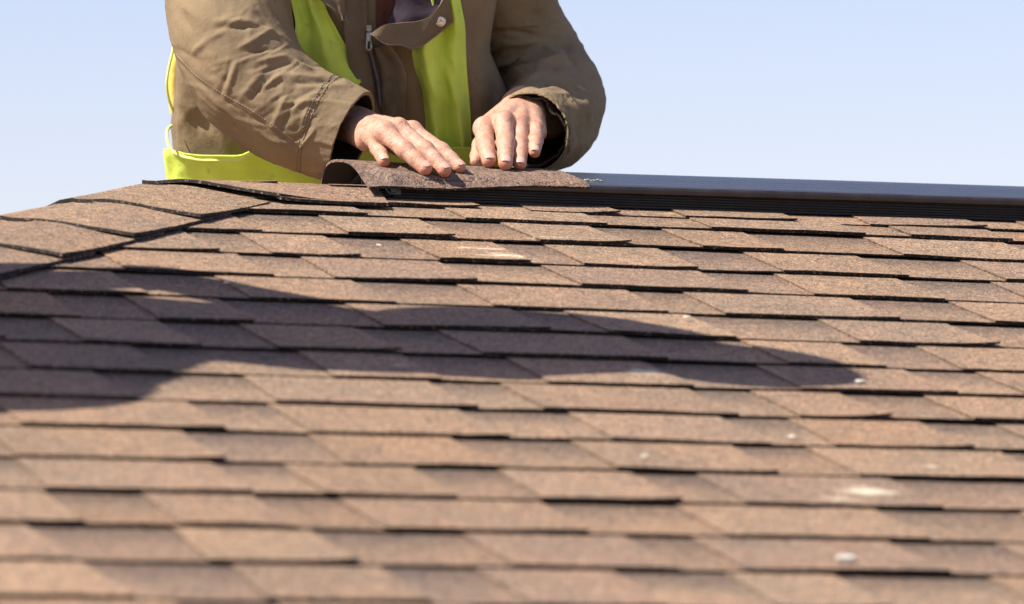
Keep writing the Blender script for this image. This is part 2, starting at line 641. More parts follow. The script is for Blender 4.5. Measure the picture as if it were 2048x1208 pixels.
# caps over hip and ridge
def cap(P0, P1, fo, bo, c0, c1, f0, f1, tone, seed, fo1=None, name="cap_shingle", parent=None, thick=.0044, curl=0.0):
    """P0 butt end on the crest, P1 upper end; fo / bo side vectors to front and back corner;
    c0, c1 crest height and f0, f1 flank height at the two ends"""
    P0, P1, fo, bo = map(np.asarray, (P0, P1, fo, bo))
    fo1 = fo if fo1 is None else np.asarray(fo1)
    nu, nv = 30, 41
    Gt, T = [], []
    for i in range(nu):
        u = i / (nu - 1)
        row = []
        for j in range(nv):
            v = -1 + 2 * j / (nv - 1)
            side = (fo * (1 - u) + fo1 * u) if v > 0 else bo
            a = abs(v)
            A = P0 + (P1 - P0) * u
            wl = a * np.linalg.norm(side)
            k_ = 1 - math.exp(-(wl / .045) ** 2)
            h = (c0 * (1 - u) + c1 * u) * (1 - k_) + (f0 * (1 - u) + f1 * u) * k_
            if v < 0: h -= .040 * max(0, a - .16)
            h += .0016 * wob(u * .4 + v, seed, .3) + curl * (1 - u) ** 3 * a ** 3
            jag = .0022 * wob(u * 3 + v, seed + 9, .05) if a > .98 else 0
            jag2 = .0022 * wob(v * 2, seed + 4, .06) + .004 * wob(v, seed + 5, .5) if i == 0 else 0
            d_ = (P0 - P1) / np.linalg.norm(P0 - P1)
            row.append(A + side * (a * (1 + jag * 5)) + np.array([0, 0, h]) + d_ * jag2)
        Gt.append(row)
        T.append([tone] * nv)
    Gt = np.array(Gt)
    mb = MB()
    mb.grid(Gt, 0, T, flip=True)
    dn = np.array([0, 0, -thick])
    mb.grid([Gt[0], Gt[0] + dn], 1, flip=True)
    mb.grid([Gt[-1] + dn, Gt[-1]], 1, flip=True)
    mb.grid([Gt[:, -1], Gt[:, -1] + dn], 1, flip=True)
    mb.grid([Gt[:, 0] + dn, Gt[:, 0]], 1, flip=True)
    mb.grid(Gt + dn, 1)
    return mb.build(name, [M_CAP, M_EDGE], parent or house)


CAPT = [(.275, .217, .150), (.29, .226, .160), (.262, .205, .146), (.275, .214, .155)]
hd = np.array([-1.0, -1.0, -math.tan(PITCH)])
tp = math.tan(PITCH)
fo_h = np.array([.132, -.147, -.147 * tp])
bo_h = np.array([-.147, .132, -.147 * tp]) * .55     # mirror image of fo_h in the hip line
for k in range(19, -1, -1):
    t0 = .148 + .1375 * k
    P0 = np.array([XE, 0, 0]) + hd * t0
    P1 = np.array([XE, 0, 0]) + hd * max(t0 - .20, -.0)
    cap(P0, P1, fo_h, bo_h, .0085, .0010, .0175, .0115, CAPT[k % 4], 60 + k, curl=.004)
# first ridge cap folds over the apex, the next one runs along the ridge
cap(np.array([XE, 0, .0]), np.array([XE + .26, 0, 0]), np.array([.145, -.150, -.150 * tp]), np.array([.06, .110, -.110 * tp]),
    .0075, .0030, .020, .013, CAPT[1], 91, fo1=(.03, -.148, -.148 * tp), curl=.003)
cap(np.array([at(420, 366, 0)[0], 0, 0]), np.array([-.205, 0, 0]), np.array([.050, -.152, -.152 * tp]), np.array([0.02, .150, -.150 * tp]),
    .0105, .0085, .0175, .0160, (.285, .208, .150), 97, fo1=(-.036, -.154, -.154 * tp), curl=.002)

# ------------------------------------------------------------------ ridge vent (long plastic strip over the ridge)
vent = empty("ridge_vent")
tag(vent, "long dark plastic ridge vent running along the roof crest to the right", "ridge vent")
VX0, VX1 = at(738, 350, 0)[0], XR - .2
VH, VW = .0392, .098


def vent_section(v):
    """v from -1 (back edge) to 1 (front edge) -> (y, z) of the top skin"""
    a = abs(v)
    y = -v * VW
    zd = -a * VW * math.tan(PITCH)
    z = zd + VH - .0022 * math.exp(-(a / .16) ** 2) + .00045 * math.sin(a * 44) * (1 if a < .9 else 0)
    if a > .975:
        z -= .0012
    return y, z


mb = MB()
xs = np.arange(VX0, VX1, .05)


def tz(x):
    return .0045 * min(1.2, max(0.0, x - .10))


vs = np.linspace(-1, 1, 61)
for a, b_ in ((0, 1),):
    Gt = [[(x, vent_section(v)[0] - .0, vent_section(v)[1] + tz(x) + .0014 * wob(x, 5, .5)) for v in vs] for x in xs]
    mb.grid(Gt, 0)
    Gb = [[(x, y_, z_ - .0022) for (x, y_, z_) in r_] for r_ in Gt]
    mb.grid(Gb, 0, flip=True)
    mb.grid([Gt[0], Gb[0]], 0)
mb.build("vent_top", M_VENT, vent)
for sgn in (-1, 1):
    mb = MB()
    yl_, zl_ = vent_section(1)[0] * sgn, vent_section(1)[1]
    lip = [(0, 0), (-.0006, -.0012), (-.001, -.0045), (-.0008, -.0095), (.004, -.010)]
    Gt = [[(x, yl_ + sgn * a, zl_ + b_ + tz(x) + .0014 * wob(x, 5, .5)) for a, b_ in lip] for x in xs]
    mb.grid(Gt, 0, flip=(sgn < 0))
    mb.build("vent_lip", M_LIP, vent)
    # louvres: stepped slats below the lip
    mb = MB()
    prof = []
    z0_, zz = zl_ - .006, -.0265
    y0_ = yl_ + sgn * .005
    for q in range(6):
        prof += [(y0_ + sgn * .000, z0_ - q * .0036), (y0_ + sgn * .0025, z0_ - q * .0036 - .0012), (y0_ + sgn * .0025, z0_ - q * .0036 - .0032)]
    prof.append((y0_, z0_ - .023))
    xs2 = np.arange(VX0 + .004, VX1, .01)
    Gt = [[(x, a + sgn * (.0008 if (int((x - VX0) / .01) % 3 == 0) else 0), b_) for a, b_ in prof] for x in xs2]
    mb.grid(Gt, 0, flip=(sgn < 0))
    mb.build("louvre", M_LOUVRE, vent, smooth=False)
for a in (-.72, -.30, .30, .72, .93):
    y_, z_ = vent_section(a)
    mb = MB()
    mb.box((VX0 + .006, y_, z_ - .013), (.006, 0, 0), (0, .0011, 0), (0, 0, .0105))
    mb.build("end_rib", M_CLIP, vent, smooth=False)
mb = MB()
yq, zq = vent_section(.85)
mb.box((VX0 - .002, yq, zq - .017), (.0045, 0, 0), (0, .013, .008), (0, -.0008, .0012))
mb.box((VX0 - .002, yq + .013, zq - .0255), (.0045, 0, 0), (0, .007, 0), (0, 0, .0011))
mb.box((VX0 - .001, yq - .014, zq - .014), (.003, 0, 0), (0, .0012, 0), (0, 0, .009))
tag(mb.build("end_clip", M_CLIP, vent, smooth=False), "bluish grey plastic clip at the open end of the vent")

# ------------------------------------------------------------------ the loose ridge cap shingle pressed on the vent
left_prof = [(641, 374, .090), (644, 352, .082), (650, 333, .070), (660, 322, .054), (675, 319, .034), (692, 321, .010),
             (706, 330, -.020), (718, 345, -.050), (728, 361, -.080), (737, 377, -.112)]
Lp = catmull([at(*p) for p in left_prof], 40)
XL = at(692, 321, .01)[0]
XRr = at(1098, 342, -.01)[0]


def right_point(q):
    """cross profile once the cap lies flat on the vent; q in 0..1 back to front"""
    v = -1.03 + q * 2.09
    vv = max(-1, min(1, v))
    y, z = vent_section(vv)
    if abs(v) > 1:
        y += -math.copysign(1, v) * (abs(v) - 1) * VW
        z -= (abs(v) - 1) * VW * .9
    return np.array([0, y, z + .0035])


def cap_pt(u, q):
    A = Lp[int(round(q * 39))].copy()
    A2 = A.copy()
    B = right_point(q)
    B[0] = XRr + .022 * q
    f = 1 - (1 - u) ** 1.35
    P = A2 * (1 - f) + B * f
    P[0] = A2[0] * (1 - u) + B[0] * u
    P[2] += .0016 * math.sin(u * 9 + 1) * q ** 3 * (1 - u) * 2
    if P[0] > VX0 - .01 and abs(P[1]) < VW * 1.02:
        P[2] = max(P[2], vent_section(max(-1, min(1, -P[1] / VW)))[1] + .0045)
    return P


nu, nv = 60, 40
Gt = np.array([[cap_pt(i / (nu - 1), j / (nv - 1)) + np.array([.0012 * wob(j / 3, 8, 1) if i in (0, nu - 1) else 0, 0,
               (.0010 * wob(i / 2.0, 3, 1) if j == nv - 1 else 0)]) for j in range(nv)] for i in range(nu)])
mb = MB()
Tn = [[(.205, .160, .130)] * nv for _ in range(nu)]
mb.grid(Gt, 0, Tn)
dn = np.array([0, 0.0, -.0036])
nrm = np.zeros_like(Gt)
du_ = np.gradient(Gt, axis=0); dv_ = np.gradient(Gt, axis=1)
nrm = np.cross(du_, dv_)
nrm /= np.linalg.norm(nrm, axis=2, keepdims=True)
if nrm[:, :, 2].mean() < 0: nrm = -nrm
Gb = Gt - nrm * .0036
mb.grid([Gt[0], Gb[0]], 2, Tn[:2]); mb.grid([Gb[-1], Gt[-1]], 1)
mb.grid([Gb[:, 0], Gt[:, 0]], 1); mb.grid([Gt[:, -1], Gb[:, -1]], 1)
mb.grid(Gb, 3, flip=True)
loose = mb.build("ridge_cap_shingle", [M_CAP, M_EDGE, M_CAP, M_UNDER])
tag(loose, "loose arched brown cap shingle pressed onto the vent by two hands", "roof shingle")
bvh_cap = BVHTree.FromPolygons([Vector(v) for v in mb.V], mb.F)

# ------------------------------------------------------------------ debris on the shingles
for (px, py, sx, sy, lab) in ((1692, 1121, .013, .010, "white chip of debris near the lower right of the slope"),
                              (1584, 874, .0045, .004, "tiny pale fleck on the shingles right of the middle, below the shade"),
                              (1290, 914, .005, .004, "small cream fleck lying alone at centre of the lower slope"),
                              (452, 566, .004, .003, "pale fleck inside the left shadow near the hip caps"),
                              (1374, 636, .006, .003, "pale fleck inside the right shadow tip"),
                              (1720, 765, .008, .005, "cream chip just below the tip of the shadow"),
                              (758, 491, .004, .003, "small white fleck on the third course under the loose cap")):
    P = on_roof(px, py, .011)
    mb = MB()
    R = random.Random(px)
    V, F = [], []
    n = 7
    for lv, (r, z) in enumerate(((.7, 0), (1, .25), (.75, .55))):
        for q in range(n):
            a = 2 * math.pi * q / n
            rr = r * R.uniform(.75, 1.15)
            V.append(P + XX * sx * rr * math.cos(a) + DN * sy * rr * math.sin(a) + NN * (z * sx * .7))
    for lv in range(2):
        for q in range(n):
            F.append((lv * n + q, lv * n + (q + 1) % n, (lv + 1) * n + (q + 1) % n, (lv + 1) * n + q))
    F.append(tuple(range(2 * n, 3 * n)))
    mb.add(V, F)
    tag(mb.build("debris_chip", M_CHIP, smooth=False), lab, "debris chip", "pale chips lying on the shingles")
P = at(1188, 361, -.075)
mb = MB()
for q in range(6):
    mb.box(P + XX * (.0045 * q - .012) + np.array([0, .002 * math.sin(q), .0006 + .0008 * math.sin(q * 2)]), (.0026, 0, 0), (0, .0007, 0), (0, 0, .0006))
tag(mb.build("wood_sliver", M_CHIP), "thin pale sliver lying on the vent beside the loose cap", "sliver")

#PERSON#
# ------------------------------------------------------------------ signed distance modelling
def surface_nets(F, lo, h):
    nx, ny, nz = F.shape
    S = F < 0
    cnt = np.zeros((nx - 1, ny - 1, nz - 1), np.int8)
    for a in (0, 1):
        for b_ in (0, 1):
            for c in (0, 1):
                cnt += S[a:nx - 1 + a, b_:ny - 1 + b_, c:nz - 1 + c]
    act = (cnt > 0) & (cnt < 8)
    idx = -np.ones(act.shape, np.int64)
    ijk = np.argwhere(act)
    idx[act] = np.arange(len(ijk))
    acc = np.zeros((len(ijk), 3))
    num = np.zeros(len(ijk))
    I, J, K = ijk.T
    for ax in range(3):
        o1, o2 = [(1, 2), (0, 2), (0, 1)][ax]
        for p in (0, 1):
            for q in (0, 1):
                off = [0, 0, 0]
                off[o1], off[o2] = p, q
                off2 = list(off)
                off2[ax] = 1
                a = F[I + off[0], J + off[1], K + off[2]]
                b_ = F[I + off2[0], J + off2[1], K + off2[2]]
                m = (a < 0) != (b_ < 0)
                t = np.where(m, a / np.where(m, a - b_, 1), 0)
                pos = np.tile(np.array(off, float), (len(ijk), 1))
                pos[:, ax] = t
                acc += pos * m[:, None]
                num += m
    V = (ijk + acc / num[:, None]) * h + lo
    faces = []
    for ax in range(3):
        sl_a = [slice(None)] * 3
        sl_b = [slice(None)] * 3
        sl_a[ax], sl_b[ax] = slice(0, -1), slice(1, None)
        A, B = S[tuple(sl_a)], S[tuple(sl_b)]
        e = np.argwhere(A != B)
        o1, o2 = [(1, 2), (2, 0), (0, 1)][ax]
        ok = (e[:, o1] > 0) & (e[:, o2] > 0) & (e[:, o1] < F.shape[o1] - 1) & (e[:, o2] < F.shape[o2] - 1)
        e = e[ok]
        ins = A[tuple(e.T)]
        q = []
        for d1, d2 in ((-1, -1), (0, -1), (0, 0), (-1, 0)):
            c = e.copy()
            c[:, o1] += d1
            c[:, o2] += d2
            q.append(idx[tuple(c.T)])
        q = np.array(q).T
        q[~ins] = q[~ins][:, ::-1]
        faces.append(q)
    return V, np.vstack(faces)


def cone(P, a, b_, r1, r2):
    a, b_ = np.asarray(a), np.asarray(b_)
    ab = b_ - a
    t = np.clip(((P - a) @ ab) / (ab @ ab + 1e-12), 0, 1)
    return np.linalg.norm(P - a - t[:, None] * ab, axis=1) - (r1 + (r2 - r1) * t)


def ell(P, c, R_):
    q = (P - np.asarray(c)) / np.asarray(R_)
    n = np.linalg.norm(q, axis=1)
    return (n - 1) * min(R_)


def smin(a, b_, k):
    h = np.clip(.5 + .5 * (b_ - a) / k, 0, 1)
    return b_ + (a - b_) * h - k * h * (1 - h)


def sdf_mesh(f, lo, hi, h):
    lo, hi = np.asarray(lo, float), np.asarray(hi, float)
    n = np.ceil((hi - lo) / h).astype(int) + 1
    xs_ = [lo[i] + np.arange(n[i]) * h for i in range(3)]
    out = np.empty(n, np.float32)
    YZ = np.stack(np.meshgrid(xs_[1], xs_[2], indexing='ij'), -1).reshape(-1, 2)
    step = max(1, 400000 // len(YZ))
    for i in range(0, n[0], step):
        xx = xs_[0][i:i + step]
        P = np.empty((len(xx) * len(YZ), 3))
        P[:, 0] = np.repeat(xx, len(YZ))
        P[:, 1:] = np.tile(YZ, (len(xx), 1))
        out[i:i + step] = f(P).reshape(len(xx), n[1], n[2])
    return surface_nets(out, lo, h)


def unit(v):
    v = np.asarray(v, float)
    return v / np.linalg.norm(v)


# ------------------------------------------------------------------ hands
def cap_touch(px, py):
    o = Vector(CAM)
    hit = bvh_cap.ray_cast(o, Vector(ray(px, py)).normalized())
    return np.array(hit[0]) if hit[0] is not None else at(px, py, -.02)


def make_hand(wrist, fore, mcps, pips, tips, rad, thumb, thumb_r, side, name):
    """returns sdf function, tone function, nails; all joints are world points"""
    wrist, fore = np.asarray(wrist), np.asarray(fore)
    M, Pp, T = [np.asarray(x) for x in (mcps, pips, tips)]
    D_ = [p + (t - p) * .54 + np.array([0, 0, .0008]) for p, t in zip(Pp, T)]
    ctr = M.mean(0)
    across = unit(M[3] - M[0])
    along = unit(ctr - wrist)
    up = np.cross(across, along)
    up = unit(up if up[2] > 0 else -up)

    def f(P):
        # palm: metacarpals + flesh between them
        d = cone(P, fore, wrist - along * .01, .036, .0245)
        d = smin(d, ell_box(P, wrist, along, across, up, (.024, .026, .0165)), .014)
        for i in range(4):
            w_i = wrist + across * (-.0125 + .0085 * i)
            d = smin(d, cone(P, w_i - up * .002, M[i] - up * .0025, .0170, rad[i] * 1.20), .010)
        for i in range(3):
            d = smin(d, cone(P, M[i] - up * .006 - along * .006, M[i + 1] - up * .005 - along * .006, .0108, .0108), .009)
            mid = (M[i] + M[i + 1]) / 2 + along * .006 - up * .004
            d = smin(d, cone(P, mid - along * .02, mid, .008, .0055), .005)
        # heel pads under the palm
        d = smin(d, cone(P, wrist - up * .010 + across * .014 * side, M[0 if side < 0 else 3] - up * .014 - along * .022, .013, .012), .012)
        # tendons and knuckles on the back
        for i in range(4):
            w_i = wrist + across * (-.008 + .0055 * i) + up * .0105
            d = smin(d, cone(P, w_i, M[i] + up * (rad[i] * .42), .004, .0045), .008)
            d = smin(d, np.linalg.norm(P - (M[i] + up * rad[i] * .32 + along * .001), axis=1) - rad[i] * .66, .010)
        # fingers
        fing = None
        for i in range(4):
            r = rad[i]
            g_ = cone(P, M[i] - up * .002, Pp[i], r * 1.12, r * 1.00)
            g_ = smin(g_, cone(P, Pp[i], D_[i], r * 1.00, r * .93), .003)
            g_ = smin(g_, cone(P, D_[i], T[i], r * .93, r * .84), .003)
            dirf = unit(Pp[i] - M[i])
            upf = unit(up - dirf * (up @ dirf))
            g_ = smin(g_, np.linalg.norm(P - Pp[i] - upf * .0004, axis=1) - r * .98, .006)
            # skin creases over the middle and end joints
            for J_, nx_, amp in ((Pp[i], T[i], .0007), (D_[i], T[i], .0004)):
                ax_ = unit(nx_ - M[i])
                t = (P - J_) @ ax_
                dorsal = np.clip(((P - J_) @ upf) / r, 0, 1)
                near = np.exp(-(np.linalg.norm(P - J_, axis=1) / (r * 1.5)) ** 4)
                g_ = g_ + amp * near * dorsal * (np.exp(-((t + .0028) / .0009) ** 2) + np.exp(-(t / .0009) ** 2) + .8 * np.exp(-((t - .0026) / .0009) ** 2))
            fing = g_ if fing is None else np.minimum(smin(fing, g_, .0012), np.minimum(fing, g_))
        d = smin(d, fing, .0065)
        th = None
        for a, b_, ra, rb in zip(thumb[:-1], thumb[1:], thumb_r[:-1], thumb_r[1:]):
            c_ = cone(P, np.asarray(a), np.asarray(b_), ra, rb)
            th = c_ if th is None else smin(th, c_, .003)
        return smin(d, th, .007)

    BASE = np.array([.57, .325, .225])
    RED = np.array([.54, .175, .105])
    DARK = np.array([.36, .15, .095])

    def tone(V, Nm):
        c = np.tile(BASE, (len(V), 1))

        def blend(wt, colr):
            nonlocal c
            c = c * (1 - wt[:, None]) + colr * wt[:, None]
        for i in range(4):
            r = rad[i]
            dirt_ = unit(T[i] - D_[i])
            q = T[i] + dirt_ * r * .5 - up * r * .3
            blend(.80 * np.exp(-(np.linalg.norm(V - q, axis=1) / (r * 1.05)) ** 2), RED)
            blend(.30 * np.exp(-(np.linalg.norm(V - M[i] - up * r, axis=1) / .010) ** 2), RED)
            blend(.28 * np.exp(-(np.linalg.norm(V - Pp[i] - up * r, axis=1) / .0075) ** 2), RED)
            for J_ in (Pp[i], D_[i]):
                ax_ = unit(T[i] - M[i])
                t = (V - J_) @ ax_
                near = np.exp(-(np.linalg.norm(V - J_, axis=1) / (r * 1.3)) ** 4)
                blend(.45 * near * np.clip((np.exp(-((t + .0028) / .0010) ** 2) + np.exp(-(t / .0010) ** 2) + np.exp(-((t - .0026) / .001) ** 2)), 0, 1), DARK)
        for i in range(3):
            mid = (M[i] + M[i + 1]) / 2 + along * .012
            blend(.35 * np.exp(-(np.linalg.norm(V - mid, axis=1) / .007) ** 2), RED)
        return c
    nails = []
    for i in range(4):
        r = rad[i] * .86
        dirn = unit(T[i] - D_[i])
        upf = unit(up - dirn * (up @ dirn))
        lat = np.cross(dirn, upf)
        nails.append((T[i], dirn, upf, lat, r))
    return f, tone, nails


def ell_box(P, c, ax, ay, az, R_):
    q = np.stack([(P - c) @ ax / R_[0], (P - c) @ ay / R_[1], (P - c) @ az / R_[2]], 1)
    return (np.linalg.norm(q, axis=1) - 1) * min(R_)


def nail_mesh(parent, T_, d, u, l, r):
    mb = MB()
    G1, G2 = [], []
    for i in range(9):
        s_ = i / 8
        a1, a2 = [], []
        wd = .72 * (1 - .28 * (2 * s_ - 1) ** 4)
        for j in range(9):
            a = (-1 + 2 * j / 8) * wd
            x = -.0052 + s_ * .0108
            # follow the dome of the tip
            rr = r * math.sqrt(max(.05, 1 - max(0, x / (r * 1.5)) ** 2)) + .0003
            if s_ > .9: x += .0006 * (1 - (a / wd) ** 2)
            p = T_ + d * x + u * (math.cos(a) * rr + .0002) + l * math.sin(a) * rr
            a1.append(p)
            a2.append(p - u * .0012)
        G1.append(a1)
        G2.append(a2)
    mb.grid(G1, 0, flip=True)
    mb.grid([G1[-1], G2[-1]], 0)
    mb.grid([[r_[0] for r_ in G1], [r_[0] for r_ in G2]], 0)
    mb.grid([[r_[-1] for r_ in G2], [r_[-1] for r_ in G1]], 0)
    return mb.build("fingernail", M_NAIL, parent)


# right hand of the worker (left in the photo): little finger, ring, middle, index
def tip(px, py, r):
    h = cap_touch(px, py + r * 1490 * .75)
    c = at(px, py, h[1])
    c[2] = max(c[2], h[2] + r * .55)
    return c


RR = [.0104, .0119, .0121, .0110]
tR = [tip(768, 322, RR[0]), tip(850, 337, RR[1]), tip(888, 340, RR[2]), tip(918, 334, RR[3])]
pR = [at(757, 298, tR[0][1] + .028), at(810, 300, tR[1][1] + .030), at(850, 300, tR[2][1] + .032), at(883, 302, tR[3][1] + .030)]
mR = [at(741, 268, tR[0][1] + .052), at(769, 262, tR[1][1] + .066), at(797, 256, tR[2][1] + .074), at(826, 261, tR[3][1] + .078)]
wR = at(712, 246, .120)
thR = [at(738, 268, .085), at(775, 283, .080), at(806, 300, .068), at(828, 312, .055)]
handR = make_hand(wR, at(640, 232, .185), mR, pR, tR, RR, thR, [.014, .0135, .0115, .0095], -1, "r")

RL = [.0122, .0122, .0106, .0098]     # index, middle, ring, little
tL = [tip(978, 322, RL[0]), tip(1011, 327, RL[1]), tip(1040, 328, RL[2]), tip(1069, 304, RL[3])]
pL = [at(971, 290, tL[0][1] + .032), at(1011, 286, tL[1][1] + .034), at(1041, 287, tL[2][1] + .032), at(1071, 281, tL[3][1] + .024)]
mL = [at(968, 254, tL[0][1] + .066), at(1007, 242, tL[1][1] + .070), at(1041, 245, tL[2][1] + .066), at(1072, 257, tL[3][1] + .050)]
wL = at(1046, 210, .110)
thL = [at(985, 262, .075), at(962, 290, .062), at(955, 312, .045), at(953, 322, .032)]
handL = make_hand(wL, at(1082, 214, .20), mL, pL, tL, RL, thL, [.015, .0125, .0105, .0092], 1, "l")

bV, bF, bT = [], [], []


def add_part(V, Fq, Tn_):
    b_ = sum(len(v) for v in bV)
    bV.append(V)
    bF.append(Fq + b_)
    bT.append(Tn_)


for hnd, pts_ in ((handR, [wR] + tR + mR + thR), (handL, [wL] + tL + mL + thL)):
    A = np.array(pts_)
    lo, hi = A.min(0) - .032, A.max(0) + .032
    V, Fq = sdf_mesh(hnd[0], lo, hi, .00125)
    add_part(V, Fq, hnd[1](V, None))

# rest of the body: head, neck, torso, arms and legs in one surface
SHR, SHL = at(520, -205, .27), at(975, -190, .28)
ELR, ELL = at(478, 100, .19), at(1092, 165, .28)
HIP = at(660, 320, .60) + np.array([0, 0, .03])
NECK = (SHR + SHL) / 2 + np.array([0, .02, .05])
HEAD = NECK + np.array([-.02, -.095, .13])


def fbody(P):
    d = cone(P, (SHR + SHL) / 2 + [0, .03, -.06], HIP, .09, .12)
    d = smin(d, cone(P, SHR, SHL, .055, .055), .03)
    for s_, e_, w_ in ((SHR, ELR, wR), (SHL, ELL, wL)):
        fo_ = e_ + (w_ - e_) * .80
        mid_ = at(1092, 236, .18) if w_ is wL else (e_ + fo_) / 2
        d = smin(d, cone(P, s_, e_, .048, .032), .03)
        d = smin(d, cone(P, e_, mid_, .032, .029), .015)
        d = smin(d, cone(P, mid_, fo_ if w_ is not wL else w_ + (mid_ - w_) * .25, .029, .025), .012)
    d = smin(d, cone(P, NECK - [0, 0, .05], HEAD - [0, -.01, .06], .058, .052), .02)
    hd_ = ell(P, HEAD + [0, .01, .02], (.074, .092, .098))
    hd_ = smin(hd_, ell(P, HEAD + [0, -.030, -.060], (.050, .050, .052)), .03)
    hd_ = smin(hd_, cone(P, HEAD + [0, -.088, .010], HEAD + [0, -.106, -.022], .009, .014), .01)
    for sx in (-1, 1):
        hd_ = smin(hd_, ell(P, HEAD + [.076 * sx, .008, -.005], (.010, .020, .032)), .006)
        hd_ = -smin(-hd_, np.linalg.norm(P - (HEAD + [.030 * sx, -.095, .012]), axis=1) - .012, .012)
        hd_ = smin(hd_, np.linalg.norm(P - (HEAD + [.030 * sx, -.074, .012]), axis=1) - .013, .003)
    hd_ = smin(hd_, cone(P, HEAD + [-.020, -.080, -.050], HEAD + [.020, -.080, -.050], .007, .007), .006)
    d = smin(d, hd_, .015)
    for sx in (-1, 1):
        h0 = HIP + [.09 * sx, 0, 0]
        k0 = np.array([h0[0] + .08 * sx, .42, -.42 * tp + .085])
        f0 = np.array([h0[0] + .06 * sx, .86, -.86 * tp + .075])
        d = smin(d, cone(P, h0, k0, .085, .062), .03)
        d = smin(d, cone(P, k0, f0, .060, .042), .02)
        d = smin(d, cone(P, f0, f0 + [0, .06, -.03], .040, .032), .02)
    return d


allp = np.array([SHR, SHL, ELR, ELL, HIP, HEAD, wR, wL])
lo = allp.min(0) - .2
hi = allp.max(0) + .2
lo[2], hi[1] = -.40, 1.1
V, Fq = sdf_mesh(fbody, lo, hi, .0085)
add_part(V, Fq, np.tile([.62, .38, .27], (len(V), 1)))
person = mesh("person", np.vstack(bV), np.vstack(bF), M_SKIN, None, True, tone=np.vstack(bT))
tag(person, "worker in brown jacket and lime hi-vis vest pressing a shingle with both hands", "person")
for hnd in (handR, handL):
    for (T_, d, u, l, r) in hnd[2]:
        nail_mesh(person, T_, d, u, l, r)


def fhair(P):
    d = ell(P, HEAD + [0, .014, .028], (.083, .102, .103))
    cut = (P - (HEAD + [0, -.060, .035])) @ unit([0, -1, -.55])
    return np.maximum(d, cut)


V, Fq = sdf_mesh(fhair, HEAD - .14, HEAD + .16, .005)
mesh("hair", V, Fq, M_HAIR, person)


def ftrouser(P):
    d = cone(P, HIP + [0, 0, .04], HIP - [0, 0, .02], .150, .155)
    for sx in (-1, 1):
        h0 = HIP + [.09 * sx, 0, 0]
        k0 = np.array([h0[0] + .08 * sx, .42, -.42 * tp + .085])
        f0 = np.array([h0[0] + .06 * sx, .86, -.86 * tp + .075])
        d = smin(d, cone(P, h0, k0, .100, .078), .03)
        d = smin(d, cone(P, k0, f0, .074, .056), .02)
    return d


V, Fq = sdf_mesh(ftrouser, HIP - [.42, .42, .42], HIP + [.42, .45, .25], .010)
mesh("trousers", V, Fq, M_TROUSER, person)


# ------------------------------------------------------------------ clothes
def fold_field(creases):
    C_ = np.array([c[:4] for c in creases], float)
    W_ = np.array([c[4] for c in creases], float) * .85
    A_ = np.array([c[5] for c in creases], float)

    def f(px, py):
        """sum of ridges (+) and valleys (-) traced on the cloth, metres"""
        a, b_ = C_[:, :2], C_[:, 2:]
        ab = b_ - a
        q = np.stack([px, py], -1)[:, None, :] - a
        t = np.clip((q * ab).sum(-1) / (ab * ab).sum(-1), 0, 1)
        dd = np.linalg.norm(q - t[..., None] * ab, axis=-1)
        taper = np.sin(np.pi * np.clip(t * .8 + .1, 0, 1)) ** .7
        return (A_ * taper * np.exp(-(dd / W_) ** 1.5)).sum(-1)
    return f


def proj_many(P):
    d = P - CAM
    z = d @ fwd
    return 1024 + FPX * (d @ rgt) / z, 604 - FPX * (d @ upv) / z


def tube(path, radii, nu, nv, squash=1.0, folds=None, amp=.0035, seed=1, stretch=(14, 3.2), shape=None, base_up=(0, 0, 1)):
    """generalised cylinder with cloth folds; returns grid (nu, nv, 3) and outward normals"""
    C_ = catmull(path, nu)
    Rr_ = np.interp(np.linspace(0, 1, nu), np.linspace(0, 1, len(radii)), radii)
    Tn_ = np.gradient(C_, axis=0)
    Tn_ /= np.linalg.norm(Tn_, axis=1, keepdims=True)
    n0 = np.cross(Tn_[0], unit(base_up))
    n0 = unit(np.cross(n0, Tn_[0]))
    Gt = np.zeros((nu, nv, 3))
    No = np.zeros((nu, nv, 3))
    n_ = n0
    th = np.linspace(0, 2 * math.pi, nv, endpoint=False)
    ln = 0
    for i in range(nu):
        if i: ln += np.linalg.norm(C_[i] - C_[i - 1])
        n_ = unit(n_ - Tn_[i] * (n_ @ Tn_[i]))
        b_ = np.cross(Tn_[i], n_)
        dirs = np.cos(th)[:, None] * n_ * squash + np.sin(th)[:, None] * b_
        outn = np.cos(th)[:, None] * n_ / squash + np.sin(th)[:, None] * b_
        outn /= np.linalg.norm(outn, axis=1, keepdims=True)
        r_ = np.full(nv, Rr_[i])
        for j in range(nv):
            p = Vector((math.cos(th[j]) * 1.6, math.sin(th[j]) * 1.6, ln * stretch[0] + seed * 9.1))
            tw = noise.noise(Vector((ln * 5, th[j], seed)))
            q = Vector((math.cos(th[j] + ln * stretch[1]) * 2.2, math.sin(th[j] + ln * stretch[1]) * 2.2, ln * stretch[0] + seed * 3 + tw))
            v = noise.noise(p * 1.1)
            v2 = 1 - abs(noise.noise(q)) * 2.6
            v3 = 1 - abs(noise.noise(q * 2.3)) * 3.0
            r_[j] += amp * (.8 * v + .6 * v2 * abs(v2) + .28 * v3 * abs(v3))
        Gt[i] = C_[i] + dirs * r_[:, None]
        No[i] = outn
    if folds is not None:
        P = Gt.reshape(-1, 3)
        px, py = proj_many(P)
        toward = unit(-fwd)
        wt = np.clip((No.reshape(-1, 3) @ toward) * 2.0 + .35, 0, 1)
        Gt = (P + No.reshape(-1, 3) * (folds(px, py) * wt)[:, None]).reshape(nu, nv, 3)
    return Gt, No, C_


